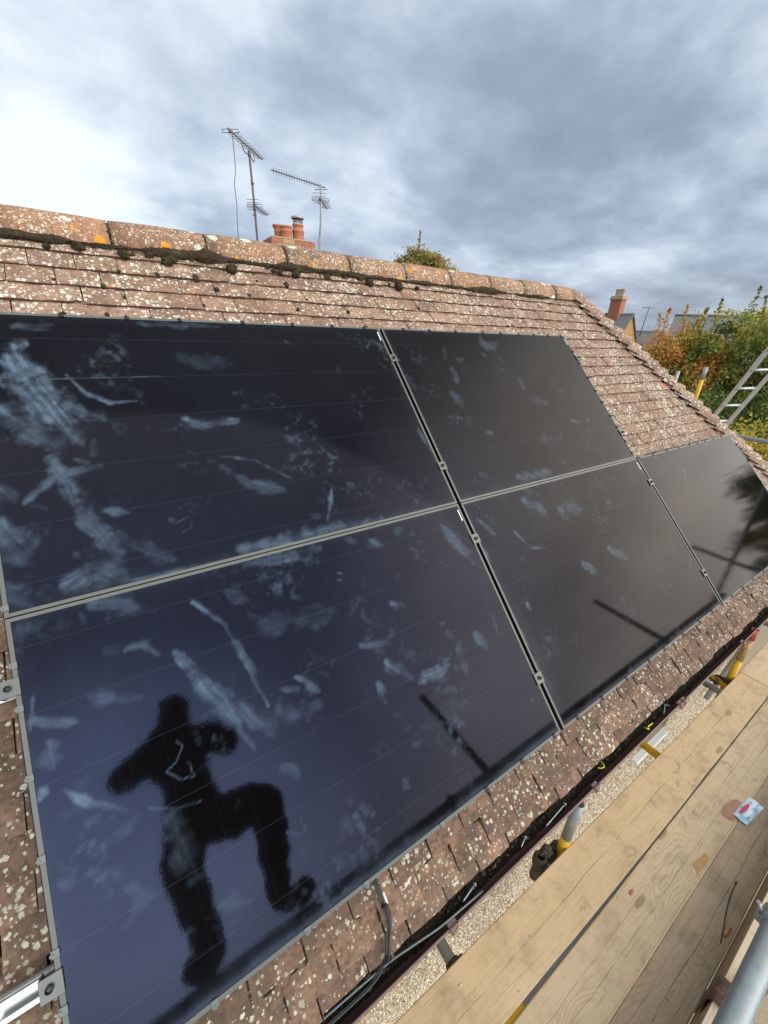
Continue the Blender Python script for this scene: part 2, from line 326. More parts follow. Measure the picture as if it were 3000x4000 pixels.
def wood(name, c0, c1, dark, seed, cracks=(), grey=0.0, dirt=0.35, ringc=0.36):
    k = NM(name, 0.85, 0.2); st = (1.0, 5.5, 5.5); P = k.pos(st, loc=(seed * 3.7, seed * 1.9, 0)); Pw = k.pos()
    h = k.noise(P, 1.25, 2.5, 0.45, 0.5); kn = k.voro(k.pos((1.9, 6.5, 6.5), loc=(seed * 2.3, seed * 0.7, 0)), 1.0); kb = k.math('POWER', k.math('SUBTRACT', 1.0, k.step(kn, 0.0, 0.42)), 2.0); h = k.math('ADD', h, k.math('MULTIPLY', kb, 0.22)); ring = k.math('SINE', k.math('MULTIPLY', h, 150)); ring = k.math('ADD', k.math('MULTIPLY', ring, 0.5), 0.5)
    fib = k.noise(k.pos((3, 90, 90), loc=(seed, seed, 0)), 2.0, 5, 0.6)
    c = k.mix(k.noise(k.pos((1.0, 4, 4), loc=(seed, 0, 0)), 2.2, 4, 0.6), c0, c1)
    c = k.mix(k.math('MULTIPLY', k.math('MULTIPLY', k.math('POWER', ring, 3.0), k.step(k.noise(k.pos((0.7, 3, 3), loc=(seed, 2, 0)), 2.0, 3), 0.42, 0.62)), ringc), c, dark)
    c = k.mix(k.math('MULTIPLY', k.step(fib, 0.5, 0.75), 0.35), c, dark)
    c = k.mix(k.math('MULTIPLY', k.step(kb, 0.72, 0.90), 0.6), c, tuple(q * 0.6 for q in dark))
    c = k.mix(k.math('MULTIPLY', k.step(k.noise(Pw, 7.5, 8, 0.72), 0.46, 0.72), dirt), c, (0.13, 0.105, 0.08))
    c = k.mix(k.math('MULTIPLY', k.step(k.noise(k.pos(loc=(seed * 5, 0, 0)), 38, 3, 0.5), 0.70, 0.74), 0.55), c, (0.09, 0.07, 0.05))
    c = k.mix(grey, c, k.mix(fib, (0.12, 0.10, 0.085), (0.26, 0.22, 0.18)))
    sc1 = k.noise(k.pos((1, 1.6, 1), loc=(seed * 9, 4, 0)), 3.2, 3, 0.5, 0.8)
    scf = k.math('MULTIPLY', k.math('SUBTRACT', 1.0, k.step(k.math('ABSOLUTE', k.math('SUBTRACT', sc1, 0.52)), 0.003, 0.022)), k.step(k.noise(Pw, 4.0, 4, 0.6), 0.52, 0.66))
    c = k.mix(k.math('MULTIPLY', scf, 0.38), c, (0.12, 0.085, 0.055))
    c = k.mix(k.math('MULTIPLY', k.step(k.noise(k.pos((1, 1, 1), loc=(seed, 8, 0)), 2.6, 5, 0.6), 0.54, 0.70), 0.45), c, tuple(q * 0.55 for q in c0))
    c = k.mix(k.math('MULTIPLY', k.step(k.noise(k.pos((2, 60, 60), loc=(0, seed, 0)), 3.5, 4, 0.6), 0.55, 0.70), 0.40), c, tuple(q * 0.5 for q in c0))
    c = k.mix(k.math('MULTIPLY', k.step(k.noise(k.pos(loc=(seed, 5, 0)), 110, 2, 0.5), 0.70, 0.78), 0.5), c, (0.70, 0.62, 0.48))
    hs = k.math('MULTIPLY', fib, -0.3)
    sx = k.node('ShaderNodeSeparateXYZ'); k.l.new(Pw, sx.inputs[0])
    for y0, w in cracks:
        wv = k.math('MULTIPLY', k.math('SUBTRACT', k.noise(k.pos((1, 0, 0), loc=(y0 * 31, 0, 0)), 3.0, 6, 0.6), 0.5), 0.030)
        d = k.math('ABSOLUTE', k.math('SUBTRACT', k.math('ADD', sx.outputs[1], wv), y0))
        cm = k.math('MULTIPLY', k.math('SUBTRACT', 1.0, k.step(d, w * 0.5, w * 1.4)), k.step(k.noise(k.pos((1, 0, 0), loc=(y0 * 7, 0, 0)), 3.0, 6, 0.7), 0.36, 0.62))
        c = k.mix(k.math('MULTIPLY', cm, 0.75), c, (0.045, 0.030, 0.02)); hs = k.math('SUBTRACT', hs, k.math('MULTIPLY', cm, 1.5))
    k.bump(hs, 0.35, 0.004); return k.col(c)
TAN0, TAN1, TAND = (0.52, 0.385, 0.235), (0.69, 0.535, 0.355), (0.32, 0.215, 0.125)
MT_W1 = wood('board_wood_inner', (0.54, 0.385, 0.215), (0.70, 0.530, 0.330), (0.40, 0.27, 0.15), 1, ((-1.075, 0.0012),), dirt=0.38, ringc=0.16)
MT_W2 = wood('board_wood_middle', TAN0, TAN1, TAND, 2, ((-1.262, 0.0008), (-1.315, 0.0010)), dirt=0.35)
MT_W3 = wood('board_wood_weathered', (0.44, 0.32, 0.20), (0.60, 0.455, 0.30), (0.21, 0.145, 0.085), 3, ((-1.478, 0.0017), (-1.43, 0.0007), (-1.52, 0.0006)), grey=0.22, dirt=0.45)
MT_W4 = wood('board_wood_far', TAN0, TAN1, TAND, 4, ((-1.09, 0.0011), (-1.32, 0.0014)), dirt=0.4)
MT_W5 = wood('toe_board_wood', (0.47, 0.37, 0.25), (0.60, 0.50, 0.36), (0.30, 0.21, 0.13), 5, dirt=0.3)
MT_W6 = wood('toe_board_wood_grey', (0.24, 0.175, 0.11), (0.33, 0.25, 0.165), (0.13, 0.09, 0.055), 6, dirt=0.4)
MT_PVC = plain('brown_gutter_plastic', (0.085, 0.048, 0.040), 0.45, 0, 0.18, 25)
MT_PVC_L = plain('faded_brown_plastic', (0.20, 0.125, 0.105), 0.55, 0, 0.15, 40)
MT_UPVC = plain('white_upvc', (0.82, 0.84, 0.80), 0.4, 0, 0.03, 30)
MT_CABLE = plain('black_cable_sheath', (0.030, 0.034, 0.034), 0.45, 0, 0.25, 60)
MT_CABLE_G = plain('grey_cable_sheath', (0.13, 0.15, 0.15), 0.5, 0, 0.15, 60)
SMEARS=[([(-1.644,0.967),(-1.623,0.815),(-1.568,0.693),(-1.519,0.572)],0.1067,0.8),([(-1.707,0.723),(-1.631,0.595),(-1.58,0.552)],0.0867,0.5),([(-1.684,0.351),(-1.603,0.429),(-1.462,0.46)],0.0348,0.45),([(-1.605,0.51),(-1.569,0.405),(-1.546,0.262),(-1.504,0.201),(-1.462,0.032)],0.0576,0.5),([(-1.624,0.058),(-1.536,0.086),(-1.456,0.03)],0.0747,0.5),([(-1.565,-0.021),(-1.46,-0.064)],0.0599,0.5),([(-1.509,0.851),(-1.462,0.766),(-1.39,0.719),(-1.306,0.719)],0.014,0.65),([(-1.147,0.613),(-1.076,0.578),(-0.96,0.594)],0.0428,0.5),([(-1.066,0.439),(-0.938,0.398),(-0.811,0.288)],0.0126,0.5),([(-1.071,0.387),(-0.976,0.296),(-0.858,0.236)],0.0424,0.35),([(-1.106,0.912),(-0.919,0.897)],0.0832,0.13),([(-0.642,0.223),(-0.721,0.07)],0.0138,0.7),([(-1.086,0.035),(-0.904,0.031),(-0.478,0.02)],0.0556,0.5),([(-1.138,-0.002),(-0.972,-0.035),(-0.797,-0.038)],0.0449,0.42),([(-1.756,0.099),(-1.713,0.014)],0.0479,0.35),([(-1.753,0.279),(-1.716,0.177)],0.0777,0.4),([(-1.738,0.42),(-1.71,0.373)],0.0441,0.35),([(-1.518,0.719),(-1.425,0.64)],0.0428,0.5),([(-1.224,1.105),(-0.897,1.102)],0.0236,0.25),([(-1.633,1.068),(-1.515,1.085)],0.0356,0.3),([(-1.484,0.283),(-1.414,0.258)],0.0242,0.35),([(-1.422,0.138),(-1.325,0.059)],0.0484,0.25),([(-1.569,0.833),(-1.193,0.835)],0.0048,0.4),([(-1.17,0.476),(-1.158,0.453)],0.0273,0.3),([(-1.274,0.19),(-1.232,0.208),(-1.234,0.162),(-1.268,0.151)],0.0051,0.5),([(-1.457,0.023),(-1.143,0.008)],0.0153,0.35),([(-1.289,-0.106),(-1.218,-0.217),(-1.175,-0.381),(-1.153,-0.518)],0.0219,0.7),([(-1.383,-0.252),(-1.343,-0.313),(-1.299,-0.435),(-1.255,-0.55),(-1.23,-0.623)],0.0323,0.6),([(-1.291,-0.4),(-1.231,-0.51),(-1.165,-0.604)],0.0393,0.42),([(-1.202,-0.549),(-0.989,-0.598)],0.0495,0.28),([(-1.505,-0.191),(-1.457,-0.194),(-1.427,-0.241)],0.0254,0.4),([(-1.704,-0.5),(-1.656,-0.558),(-1.578,-0.615)],0.0162,0.75),([(-1.532,-0.634),(-1.469,-0.671),(-1.407,-0.685)],0.0075,0.4),([(-1.75,-0.478),(-1.742,-0.485)],0.029,0.75),([(-1.72,-0.365),(-1.725,-0.431)],0.0404,0.35),([(-1.739,-0.238),(-1.753,-0.318)],0.0109,0.55),([(-1.747,-0.302),(-1.659,-0.34)],0.0283,0.4),([(-1.624,-0.669),(-1.564,-0.643)],0.0333,0.35),([(-1.484,-0.692),(-1.477,-0.753),(-1.462,-0.848)],0.0676,0.22),([(-1.038,-0.472),(-0.979,-0.546)],0.0286,0.5),([(-1.095,-0.49),(-1.044,-0.514)],0.0281,0.4),([(-1.117,-0.253),(-0.849,-0.3)],0.0856,0.16),([(-1.432,-0.503),(-1.419,-0.52),(-1.443,-0.555),(-1.473,-0.568),(-1.444,-0.605),(-1.407,-0.613),(-1.414,-0.569)],0.0059,0.5),([(-1.205,-0.879),(-1.168,-0.908),(-1.146,-0.901),(-1.157,-0.854)],0.0044,0.5),([(-1.618,-0.29),(-1.497,-0.349)],0.0303,0.3),([(-1.74,-0.696),(-1.706,-0.716)],0.0306,0.3),([(-1.609,-0.788),(-1.59,-0.833),(-1.633,-0.869)],0.0315,0.18),([(-1.418,-0.949),(-1.345,-0.984)],0.0342,0.2),([(-1.159,-0.714),(-1.129,-0.748)],0.0392,0.22),([(-0.691,-0.558),(-0.617,-0.648)],0.0429,0.55),([(-0.588,-0.678),(-0.452,-0.681)],0.0494,0.55),([(-0.166,-0.086),(-0.123,-0.189),(-0.073,-0.305)],0.0474,0.4),([(0.276,-0.23),(0.342,-0.342),(0.467,-0.375)],0.0151,0.6),([(0.454,-0.072),(0.575,-0.174)],0.0748,0.35),([(0.72,-0.199),(0.909,-0.211)],0.0934,0.28),([(0.669,-0.529),(0.737,-0.601)],0.0495,0.35),([(0.954,-0.512),(1.088,-0.606)],0.0533,0.35),([(0.073,-0.106),(0.139,-0.208)],0.0314,0.45),([(0.024,-0.612),(0.025,-0.74)],0.0256,0.4),([(0.024,-0.843),(0.048,-0.973)],0.03,0.4),([(-0.35,-0.628),(-0.356,-0.729)],0.0368,0.3),([(-0.756,-0.616),(-0.751,-0.683)],0.0326,0.4),([(0.139,-0.585),(0.147,-0.621)],0.0429,0.5),([(-0.567,-0.351),(-0.532,-0.372)],0.0367,0.35),([(-0.232,-0.604),(-0.205,-0.673)],0.0339,0.35),([(0.027,-0.263),(0.033,-0.329)],0.0194,0.5),([(-0.765,-0.461),(-0.649,-0.487)],0.0261,0.25),([(-0.094,-0.561),(-0.117,-0.646)],0.0199,0.3),([(-0.086,-0.955),(-0.09,-0.982)],0.0336,0.4),([(-0.555,-0.066),(-0.512,-0.098)],0.0383,0.35),([(-0.669,-0.027),(-0.628,-0.058)],0.0372,0.3),([(-0.759,-0.158),(-0.742,-0.165)],0.0088,0.6),([(-0.769,-0.183),(-0.752,-0.192)],0.0088,0.6),([(0.105,-0.026),(0.158,-0.151),(0.212,-0.023)],0.0045,0.7),([(0.792,1.096),(0.807,1.003),(0.925,1.036)],0.0751,0.3),([(0.405,0.837),(0.396,0.745)],0.0451,0.3),([(0.309,0.66),(0.339,0.571)],0.0729,0.22),([(0.962,0.743),(0.958,0.662)],0.03,0.3),([(0.979,0.581),(1.103,0.532)],0.0593,0.2),([(0.437,0.371),(0.481,0.358)],0.0295,0.4),([(1.263,0.377),(1.36,0.351)],0.021,0.35),([(-0.047,0.459),(-0.024,0.303)],0.0326,0.35),([(0.486,0.064),(0.8,0.052)],0.0459,0.35),([(0.424,0.988),(0.384,0.912)],0.0228,0.2),([(0.044,0.793),(0.056,0.708)],0.0417,0.2),([(0.881,0.264),(1.061,0.261)],0.0985,0.15),([(2.337,-0.196),(2.284,-0.276)],0.0195,0.3)]
# hand dabs and thin wipes scattered over the glass, thickest near the left and the row seam
_r = random.Random(41)
for _ in range(75):
    u0 = -1.75 + 5.2 * _r.random() ** 1.7; v0 = _r.uniform(-1.1, 1.1) if _r.random() < 0.6 else _r.gauss(0.0, 0.14)
    a0 = _r.gauss(-1.0, 0.7); L = _r.uniform(0.01, 0.06)
    SMEARS.append(([(u0, v0), (u0 + L * math.cos(a0), v0 + L * math.sin(a0))], _r.uniform(0.014, 0.040), _r.uniform(0.08, 0.28)))
# ================================================================== the setting
GZ = -6.0
RA = R(45); CA, SA = math.cos(RA), math.sin(RA)
def RP(u, v, n): return Vector((u, v * CA - n * SA, v * SA + n * CA))      # roof frame -> world
RM = Matrix(((1, 0, 0, 0), (0, CA, -SA, 0), (0, SA, CA, 0), (0, 0, 0, 1)))
k = NM('ground_grass', 0.95, 0.1); P = k.pos(); n = k.noise(P, 0.35, 6, 0.65)
k.col(k.mix(k.step(k.noise(P, 0.05, 3), 0.48, 0.56), k.mix(n, (0.045, 0.06, 0.02), (0.10, 0.11, 0.045)), k.mix(k.noise(P, 3, 5), (0.16, 0.14, 0.115), (0.26, 0.235, 0.20)))); MT_GROUND = k.m
g = B(); g.add([(-900, -900, GZ), (900, -900, GZ), (900, 900, GZ), (-900, 900, GZ)], [(0, 1, 2, 3)])
tag(put('ground', g, MT_GROUND), kind='structure')
k = NM('patio_gravel', 0.95, 0.1); P = k.pos(); k.col(k.mix(k.noise(P, 60, 4, 0.7), (0.26, 0.19, 0.12), (0.48, 0.40, 0.29))); k.bump(k.noise(P, 60, 3), 0.5, 0.02)
g = B(); g.add([(-9, -7, GZ + 0.02), (16, -7, GZ + 0.02), (16, 9, GZ + 0.02), (-9, 9, GZ + 0.02)], [(0, 1, 2, 3)]); tag(put('gravel_path', g, k.m), kind='structure')
# ------------------------------------------------------------------ the house
T0 = -0.10                     # tile surface below the plane of the panels' top
GA, V0, TW = 0.0983, -1.247, 0.1645
VAP = 1.8236                    # slope length coordinate of the ridge
HIP = lambda v: 3.85 - 0.74 * v
house = empty('house', (0, 3, GZ), 'pebbledashed house whose lichen-spotted clay tile roof carries the solar panels', 'house')
UL = -5.2
# roof deck (the slope facing the camera), hip end, rear slope
dk = B(); n0 = T0 - 0.045
c = [RP(UL, -1.40, n0), RP(HIP(-1.40), -1.40, n0), RP(HIP(VAP), VAP, n0), RP(UL, VAP, n0)]
dk.add(c, [(0, 1, 2, 3)])
roof = put('roof_slope', dk, MT_DECK, house); tag(roof, 'lichen-spotted brown clay tile slope under the panels')
ya, za = (VAP * CA - T0 * SA), (VAP * SA + T0 * CA)     # ridge apex of the tile plane
ye, ze = (-1.40 * CA - T0 * SA), (-1.40 * SA + T0 * CA)
rear = B(); rear.add([(UL, ya, za - 0.05), (HIP(VAP), ya, za - 0.05), (HIP(-1.40), 2 * ya - ye, ze - 0.05), (UL, 2 * ya - ye, ze - 0.05)], [(0, 1, 2, 3)])
put('rear_slope', rear, MT_TILE, house)
he = B(); he.add([(HIP(-1.40), ye, ze - 0.045), (HIP(-1.40), 2 * ya - ye, ze - 0.045), (HIP(VAP), ya, za - 0.045)], [(0, 1, 2)])
hip_end = put('hip_end', he, MT_DECK, house)
# tiles -----------------------------------------------------------
def tile_mesh(name, w, L, mat, seed, chip=False):
    rr = random.Random(seed); n = 5; t = 0.0145; sl = 0.0145 / GA; vs = []; fs = []
    cam_ = rr.uniform(0.0008, 0.003)
    ys = [0.0, 0.006, L]
    for j, y in enumerate(ys):
        for i in range(n):
            x = -w / 2 + w * i / (n - 1); q = (2 * x / w)
            dz = cam_ * (1 - q * q) - (0.0035 if j == 0 else 0) - (0.0012 if i in (0, n - 1) else 0)
            jag = (rr.uniform(-0.0018, 0.0018) if j == 0 else 0)
            if chip and j == 0 and i == n - 1: jag += 0.022
            vs.append((x, y + jag, -y * sl + dz))
    for i in range(n): vs.append((vs[i][0], vs[i][1] + 0.001, vs[i][2] - t + 0.003))
    vs += [(-w / 2, L, -L * sl - t), (w / 2, L, -L * sl - t)]
    for j in range(2):
        for i in range(n - 1): fs.append((j * n + i, j * n + i + 1, (j + 1) * n + i + 1, (j + 1) * n + i))
    b0 = 3 * n
    for i in range(n - 1): fs.append((b0 + i, b0 + i + 1, i + 1, i))
    fs.append((b0, 0, n, 2 * n, b0 + n)); fs.append((n - 1, b0 + n - 1, b0 + n + 1, 3 * n - 1, 2 * n - 1))
    me = bpy.data.meshes.new(name); me.from_pydata(vs, [], fs); me.materials.append(mat); me.materials.append(MT_EDGE); me.polygons.foreach_set('material_index', [1 if f_[0] >= 15 and len(f_) == 4 else 0 for f_ in fs]); me.update(); return me
TV = [tile_mesh('tile', TW - 0.003, 0.155, MT_TILE, s, s == 5) for s in range(6)]
TVL = [tile_mesh('tile', TW - 0.0055, 0.155, MT_TILE_LOW, s + 20, s == 5) for s in range(6)]
TNEW = tile_mesh('tile', 0.175, 0.155, MT_NEWTILE, 77)
WP, HP, GP, RPg = 1.762, 1.134, 0.02, 0.002
PAN = [('A', -WP - GP / 2, RPg), ('B', GP / 2, RPg), ('C', -WP - GP / 2, -HP - RPg), ('D', GP / 2, -HP - RPg), ('E', WP + 1.5 * GP, -HP - RPg)]
def covered(u, v, mg):
    for _, pu, pv in PAN:
        if pu + mg < u < pu + WP - mg and pv + mg < v < pv + HP - mg: return True
    # interior joins of the array count as covered too
    if -WP + mg < u < WP - mg and -HP + mg < v < HP - mg: return True
    if -WP + mg < u < 2 * WP - mg and -HP + mg < v < -mg: return True
    return False
def campx(p):
    d = p - CAM; z = d.dot(cf)
    if z < 0.05: return None
    return 0.5 + 0.525 * d.dot(cr) / z, 0.5 - 0.525 * 0.75 * d.dot(cu) / z, z
tiles = []
for kc in range(-2, 31):
    v = V0 + GA * kc if kc > -2 else -1.392
    off = 0.080 if kc % 2 == 0 else 0.080 + TW / 2
    i = -34
    while True:
        u = off + TW * (i + 0.5); i += 1
        if u < UL + 0.05: continue
        if u + TW * 0.22 > HIP(v): break
        if covered(u, v + 0.05, 0.17): continue
        lw = 2.0 if v < -0.9 else 1.0; jit = (random.uniform(-0.0018, 0.0018), random.uniform(-0.003, 0.003) * lw, random.uniform(-0.0012, 0.0028) * lw)
        if random.random() < 0.05: jit = (jit[0], jit[1] - 0.004, jit[2] + 0.003)
        Mx = RM @ Matrix.Translation((u + jit[0], v + jit[1], T0 + jit[2])) @ Euler((R(random.uniform(-0.5, 0.5)), R(random.uniform(-0.8, 0.8) * lw), R(random.uniform(-0.7, 0.7) * lw))).to_matrix().to_4x4()
        if kc == 30: Mx = Mx @ Matrix.Diagonal((1, 0.72, 1, 1))
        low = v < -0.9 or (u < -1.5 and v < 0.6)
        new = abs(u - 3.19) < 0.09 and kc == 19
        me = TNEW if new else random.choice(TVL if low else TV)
        q = campx(Mx.translation); s = 0
        if q and -0.08 < q[0] < 1.06 and -0.05 < q[1] < 1.06: s = 1.0 / q[2] ** 2
        tiles.append((s * (99 if new else 1), Mx, me))
tiles.sort(key=lambda t: -t[0])
for s, Mx, me in tiles[:300]:
    reg(bpy.data.objects.new('tile', me), roof, Mx)
def merged(items, name):
    Vs, Fs, Ms, o = [], [], [], 0; mats = []
    for _, Mx, me in items:
        vs = np.empty(len(me.vertices) * 3, np.float32); me.vertices.foreach_get('co', vs); vs = vs.reshape(-1, 3)
        m = np.array(Mx); Vs.append(vs @ m[:3, :3].T + m[:3, 3])
        for m_ in me.materials:
            if m_ not in mats: mats.append(m_)
        for p in me.polygons: Fs.append([q + o for q in p.vertices]); Ms.append(mats.index(me.materials[p.material_index]))
        o += len(vs)
    me = bpy.data.meshes.new(name); me.from_pydata(np.concatenate(Vs).tolist(), [], Fs)
    for m in mats: me.materials.append(m)
    me.polygons.foreach_set('material_index', Ms); me.update(); return me
tag(reg(bpy.data.objects.new('tile_field', merged(tiles[300:], 'tile_field')), roof), kind='stuff')
# hip end tiles (the slope that falls away to the right)
nx = Vector((CA * 0 + 0.74 * 0.70711, 0, 0)); pit = math.atan2(0.70711, 0.74)
HMat = Matrix.Translation((HIP(-1.40), 0, ze)) @ Matrix(((0, -math.cos(pit), math.sin(pit), 0), (1, 0, 0, 0), (0, math.sin(pit), math.cos(pit), 0), (0, 0, 0, 1)))
hl = []; LH = (HIP(-1.40) - HIP(VAP)) / math.cos(pit)
for kc in range(0, int(LH / GA)):
    s_ = kc * GA; half = (ya - ye) * (1 - s_ / LH)
    y = ya - half + 0.12 + (kc % 2) * TW / 2
    while y < ya + half - 0.12:
        hl.append((0, HMat @ Matrix.Translation((y, s_, random.uniform(-0.001, 0.002))), random.choice(TV))); y += TW
tag(reg(bpy.data.objects.new('hip_end_tiles', merged(hl, 'hip_end_tiles')), hip_end), kind='stuff')
# bonnet tiles down the hip
hd = (RP(HIP(-1.0), -1.0, 0) - RP(HIP(1.0), 1.0, 0)).normalized()      # down the hip
n1_ = Vector((0, -SA, CA)); n2_ = Vector((0.70711, 0, 0.74)).normalized(); up_ = (n1_ + n2_); up_ = (up_ - hd * up_.dot(hd)).normalized(); sd_ = hd.cross(up_)
def bonnet(name, seed):
    rr = random.Random(seed); vs = []; fs = []; n = 9; Ls = (0.0, 0.012, 0.20)
    for j, l in enumerate(Ls):
        sc = (1.0 if j < 2 else 0.86); lift = 0.030 - (0.005 if j == 0 else 0) - (0.040 if j == 2 else 0)
        for i in range(n):
            a = R(-84 + 168 * i / (n - 1)); r = 0.118 * sc
            vs.append((r * math.sin(a) * 1.06, -l, r * math.cos(a) * 0.84 - 0.066 + lift + rr.uniform(-0.001, 0.001)))
    for i in range(n):
        x, y, z = vs[i]; vs.append((x * 0.88, 0.001, z * 0.9 - 0.011))
    for j in range(2):
        for i in range(n - 1): fs.append((j * n + i, (j + 1) * n + i, (j + 1) * n + i + 1, j * n + i + 1))
    for i in range(n - 1): fs.append((3 * n + i, i, i + 1, 3 * n + i + 1))
    me = bpy.data.meshes.new(name); me.from_pydata(vs, [], fs); me.materials.append(MT_TILE); me.polygons.foreach_set('use_smooth', [True] * len(fs)); me.update(); return me
BV = [bonnet('hip_tile', s) for s in range(4)]
hb = B(); hb.tube([RP(HIP(1.78), 1.78, T0 - 0.075), RP(HIP(-1.38), -1.38, T0 - 0.075)], 0.098, 14); put('hip_bedding', hb, MT_TILE_LOW, house)
for kc in range(-1, 31):
    v = V0 + GA * kc - 0.03
    o = RP(HIP(v) - 0.012, v, T0 - 0.006)
    Mx = Matrix(((sd_.x, hd.x, up_.x, o.x), (sd_.y, hd.y, up_.y, o.y), (sd_.z, hd.z, up_.z, o.z), (0, 0, 0, 1))) @ Euler((R(random.uniform(-1.5, 1.5)), R(random.uniform(-2, 2)), R(random.uniform(-2, 2)))).to_matrix().to_4x4()
    reg(bpy.data.objects.new('hip_tile', BV[kc % 4]), house, Mx)
# ridge tiles: half rounds bedded on mortar and moss
YR, ZR, RR = 1.36, 1.11, 0.120
def ridge_mesh(name, x0, x1, seed, end=False):
    rr = random.Random(seed); b = B(); n = 16; vs = []; fs = []; xs = np.linspace(x0, x1, 5)
    ph = rr.uniform(0, 6)
    for j, x in enumerate(xs):
        e_ = 0.004 if j in (0, 4) else 0
        for ro in (RR - e_, RR - 0.014):
            for i in range(n):
                a = R(-98 + 196 * i / (n - 1)); r = ro + 0.0025 * math.sin(ph + 3 * x + a * 2) + rr.uniform(-0.0008, 0.0008)
                vs.append((x, YR - r * math.sin(a), ZR + r * math.cos(a)))
    for j in range(4):
        for i in range(n - 1):
            a0 = j * 2 * n + i; c0 = a0 + 2 * n; fs.append((a0, c0, c0 + 1, a0 + 1)); fs.append((a0 + n, a0 + n + 1, c0 + n + 1, c0 + n))
    for j in (0, 4):
        for i in range(n - 1):
            a0 = j * 2 * n + i; q = (a0, a0 + 1, a0 + n + 1, a0 + n); fs.append(q if j == 0 else q[::-1])
    b.add(vs, fs, 0, True)
    return b
RJ = [-5.13, -4.70, -4.265, -3.83, -3.395, -2.96, -2.53, -2.10, -1.668, -1.235, -0.804, -0.364, 0.058, 0.495, 0.911, 1.333, 1.747, 2.183, 2.50]
for i in range(len(RJ) - 1):
    put('ridge_tile', ridge_mesh('ridge_tile', RJ[i] + 0.006, RJ[i + 1] - 0.006, i), MT_RIDGE, house)
bm_ = B(); bm_.tube([(UL, YR, ZR - 0.006), (2.49, YR, ZR - 0.006)], RR - 0.010, 20)
bm_.box((UL, YR - 0.098, ZR - 0.10), (2.47, YR + 0.098, ZR - 0.01))
put('ridge_mortar', bm_, MT_MORTAR, house)
# walls below the eaves, with pebbledash, window and soffit
WY = -0.70; WZ = -1.19; HX = HIP(-1.40) - 0.30; BY = 2 * ya + 0.70
wl_ = B(); WXl, WXr, WZb, WZt = 1.80, 2.36, -2.50, -1.50
for (x0, x1, z0, z1) in ((UL, WXl, GZ, WZ), (WXr, HX, GZ, WZ), (WXl, WXr, GZ, WZb), (WXl, WXr, WZt, WZ)):
    wl_.box((x0, WY, z0), (x1, WY + 0.12, z1))
wl_.box((HX - 0.12, WY + 0.12, GZ), (HX, BY, WZ)); wl_.box((UL, BY - 0.12, GZ), (HX - 0.12, BY, WZ)); wl_.box((UL, WY + 0.12, GZ), (UL + 0.12, BY - 0.12, WZ))
k = NM('render_coat', 0.95, 0.1); n = k.noise(k.pos(), 90, 4); k.col(k.mix(n, (0.34, 0.28, 0.19), (0.46, 0.39, 0.28))); k.bump(n, 0.5, 0.006)
wall = put('wall', wl_, k.m, house); tag(wall, 'pebbledashed wall below the gutter')
# pebbles: thousands of small stones pressed into the render where it shows
N = 62000; px_ = rng.uniform(-2.2, HX, N); pz_ = rng.uniform(-3.9, -1.75, N)
ok = ~((px_ > WXl - 0.01) & (px_ < WXr + 0.01) & (pz_ > WZb - 0.02) & (pz_ < WZt)); px_, pz_ = px_[ok], pz_[ok]; N = len(px_)
oct_ = np.array([(1, 0, 0), (-1, 0, 0), (0, 0, 1), (0, 0, -1), (0, -1, 0), (0.62, -0.5, 0.62), (-0.62, -0.5, 0.62), (-0.62, -0.5, -0.62), (0.62, -0.5, -0.62)], np.float32)
of = np.array([(0, 2, 5), (2, 1, 6), (1, 3, 7), (3, 0, 8), (0, 5, 8), (2, 6, 5), (1, 7, 6), (3, 8, 7), (5, 6, 4), (6, 7, 4), (7, 8, 4), (8, 5, 4)], np.int32)
szs = rng.uniform(0.0038, 0.0085, (N, 3)); ang = rng.uniform(0, 6.28, N); ca_, sa_ = np.cos(ang), np.sin(ang)
loc = oct_[None] * szs[:, None, :]
X = loc[..., 0] * ca_[:, None] - loc[..., 2] * sa_[:, None]; Zv = loc[..., 0] * sa_[:, None] + loc[..., 2] * ca_[:, None]; Yv = loc[..., 1]
V = np.stack([X + px_[:, None], Yv + WY - 0.0005, Zv + pz_[:, None]], -1).reshape(-1, 3)
F = (of[None] + (np.arange(N) * 9)[:, None, None]).reshape(-1, 3)
pal = np.array([(0.60, 0.51, 0.37), (0.74, 0.66, 0.52), (0.50, 0.39, 0.25), (0.34, 0.26, 0.19), (0.58, 0.41, 0.20), (0.30, 0.17, 0.12), (0.82, 0.77, 0.66), (0.20, 0.18, 0.17)])
pc = pal[rng.choice(8, N, p=(0.24, 0.2, 0.18, 0.1, 0.08, 0.05, 0.1, 0.05))] * rng.uniform(0.8, 1.15, (N, 1))
k = NM('pebbles', 0.8, 0.3); k.col(k.attr('tint', 'Color')); 
tag(put('pebbledash', fast_mesh('pebbledash', V, F, k.m, False, {'tint': ('POINT', np.repeat(pc, 9, 0))}), None, wall), kind='stuff')
wn_ = B(); fy = WY + 0.055
wn_.box((WXl, fy, WZb), (WXl + 0.05, fy + 0.05, WZt), bev=0.004); wn_.box((WXr - 0.05, fy, WZb), (WXr, fy + 0.05, WZt), bev=0.004)
wn_.box((WXl + 0.05, fy, WZb), (WXr - 0.05, fy + 0.05, WZb + 0.05), bev=0.004); wn_.box((WXl + 0.05, fy, WZt - 0.05), (WXr - 0.05, fy + 0.05, WZt), bev=0.004)
win = put('window', wn_, MT_UPVC, house)
gp = B(); gp.box((WXl + 0.05, fy + 0.015, WZb + 0.05), (WXr - 0.05, fy + 0.035, WZt - 0.05)); k = NM('window_glass', 0.04, 0.6); k.col((0.02, 0.022, 0.025)); put('pane', gp, k.m, win)
sb_ = B(); sb_.box((1.755, -0.752, WZb - 0.030), (2.335, fy, WZb - 0.002), bev=0.004); put('sill', sb_, MT_UPVC, win)
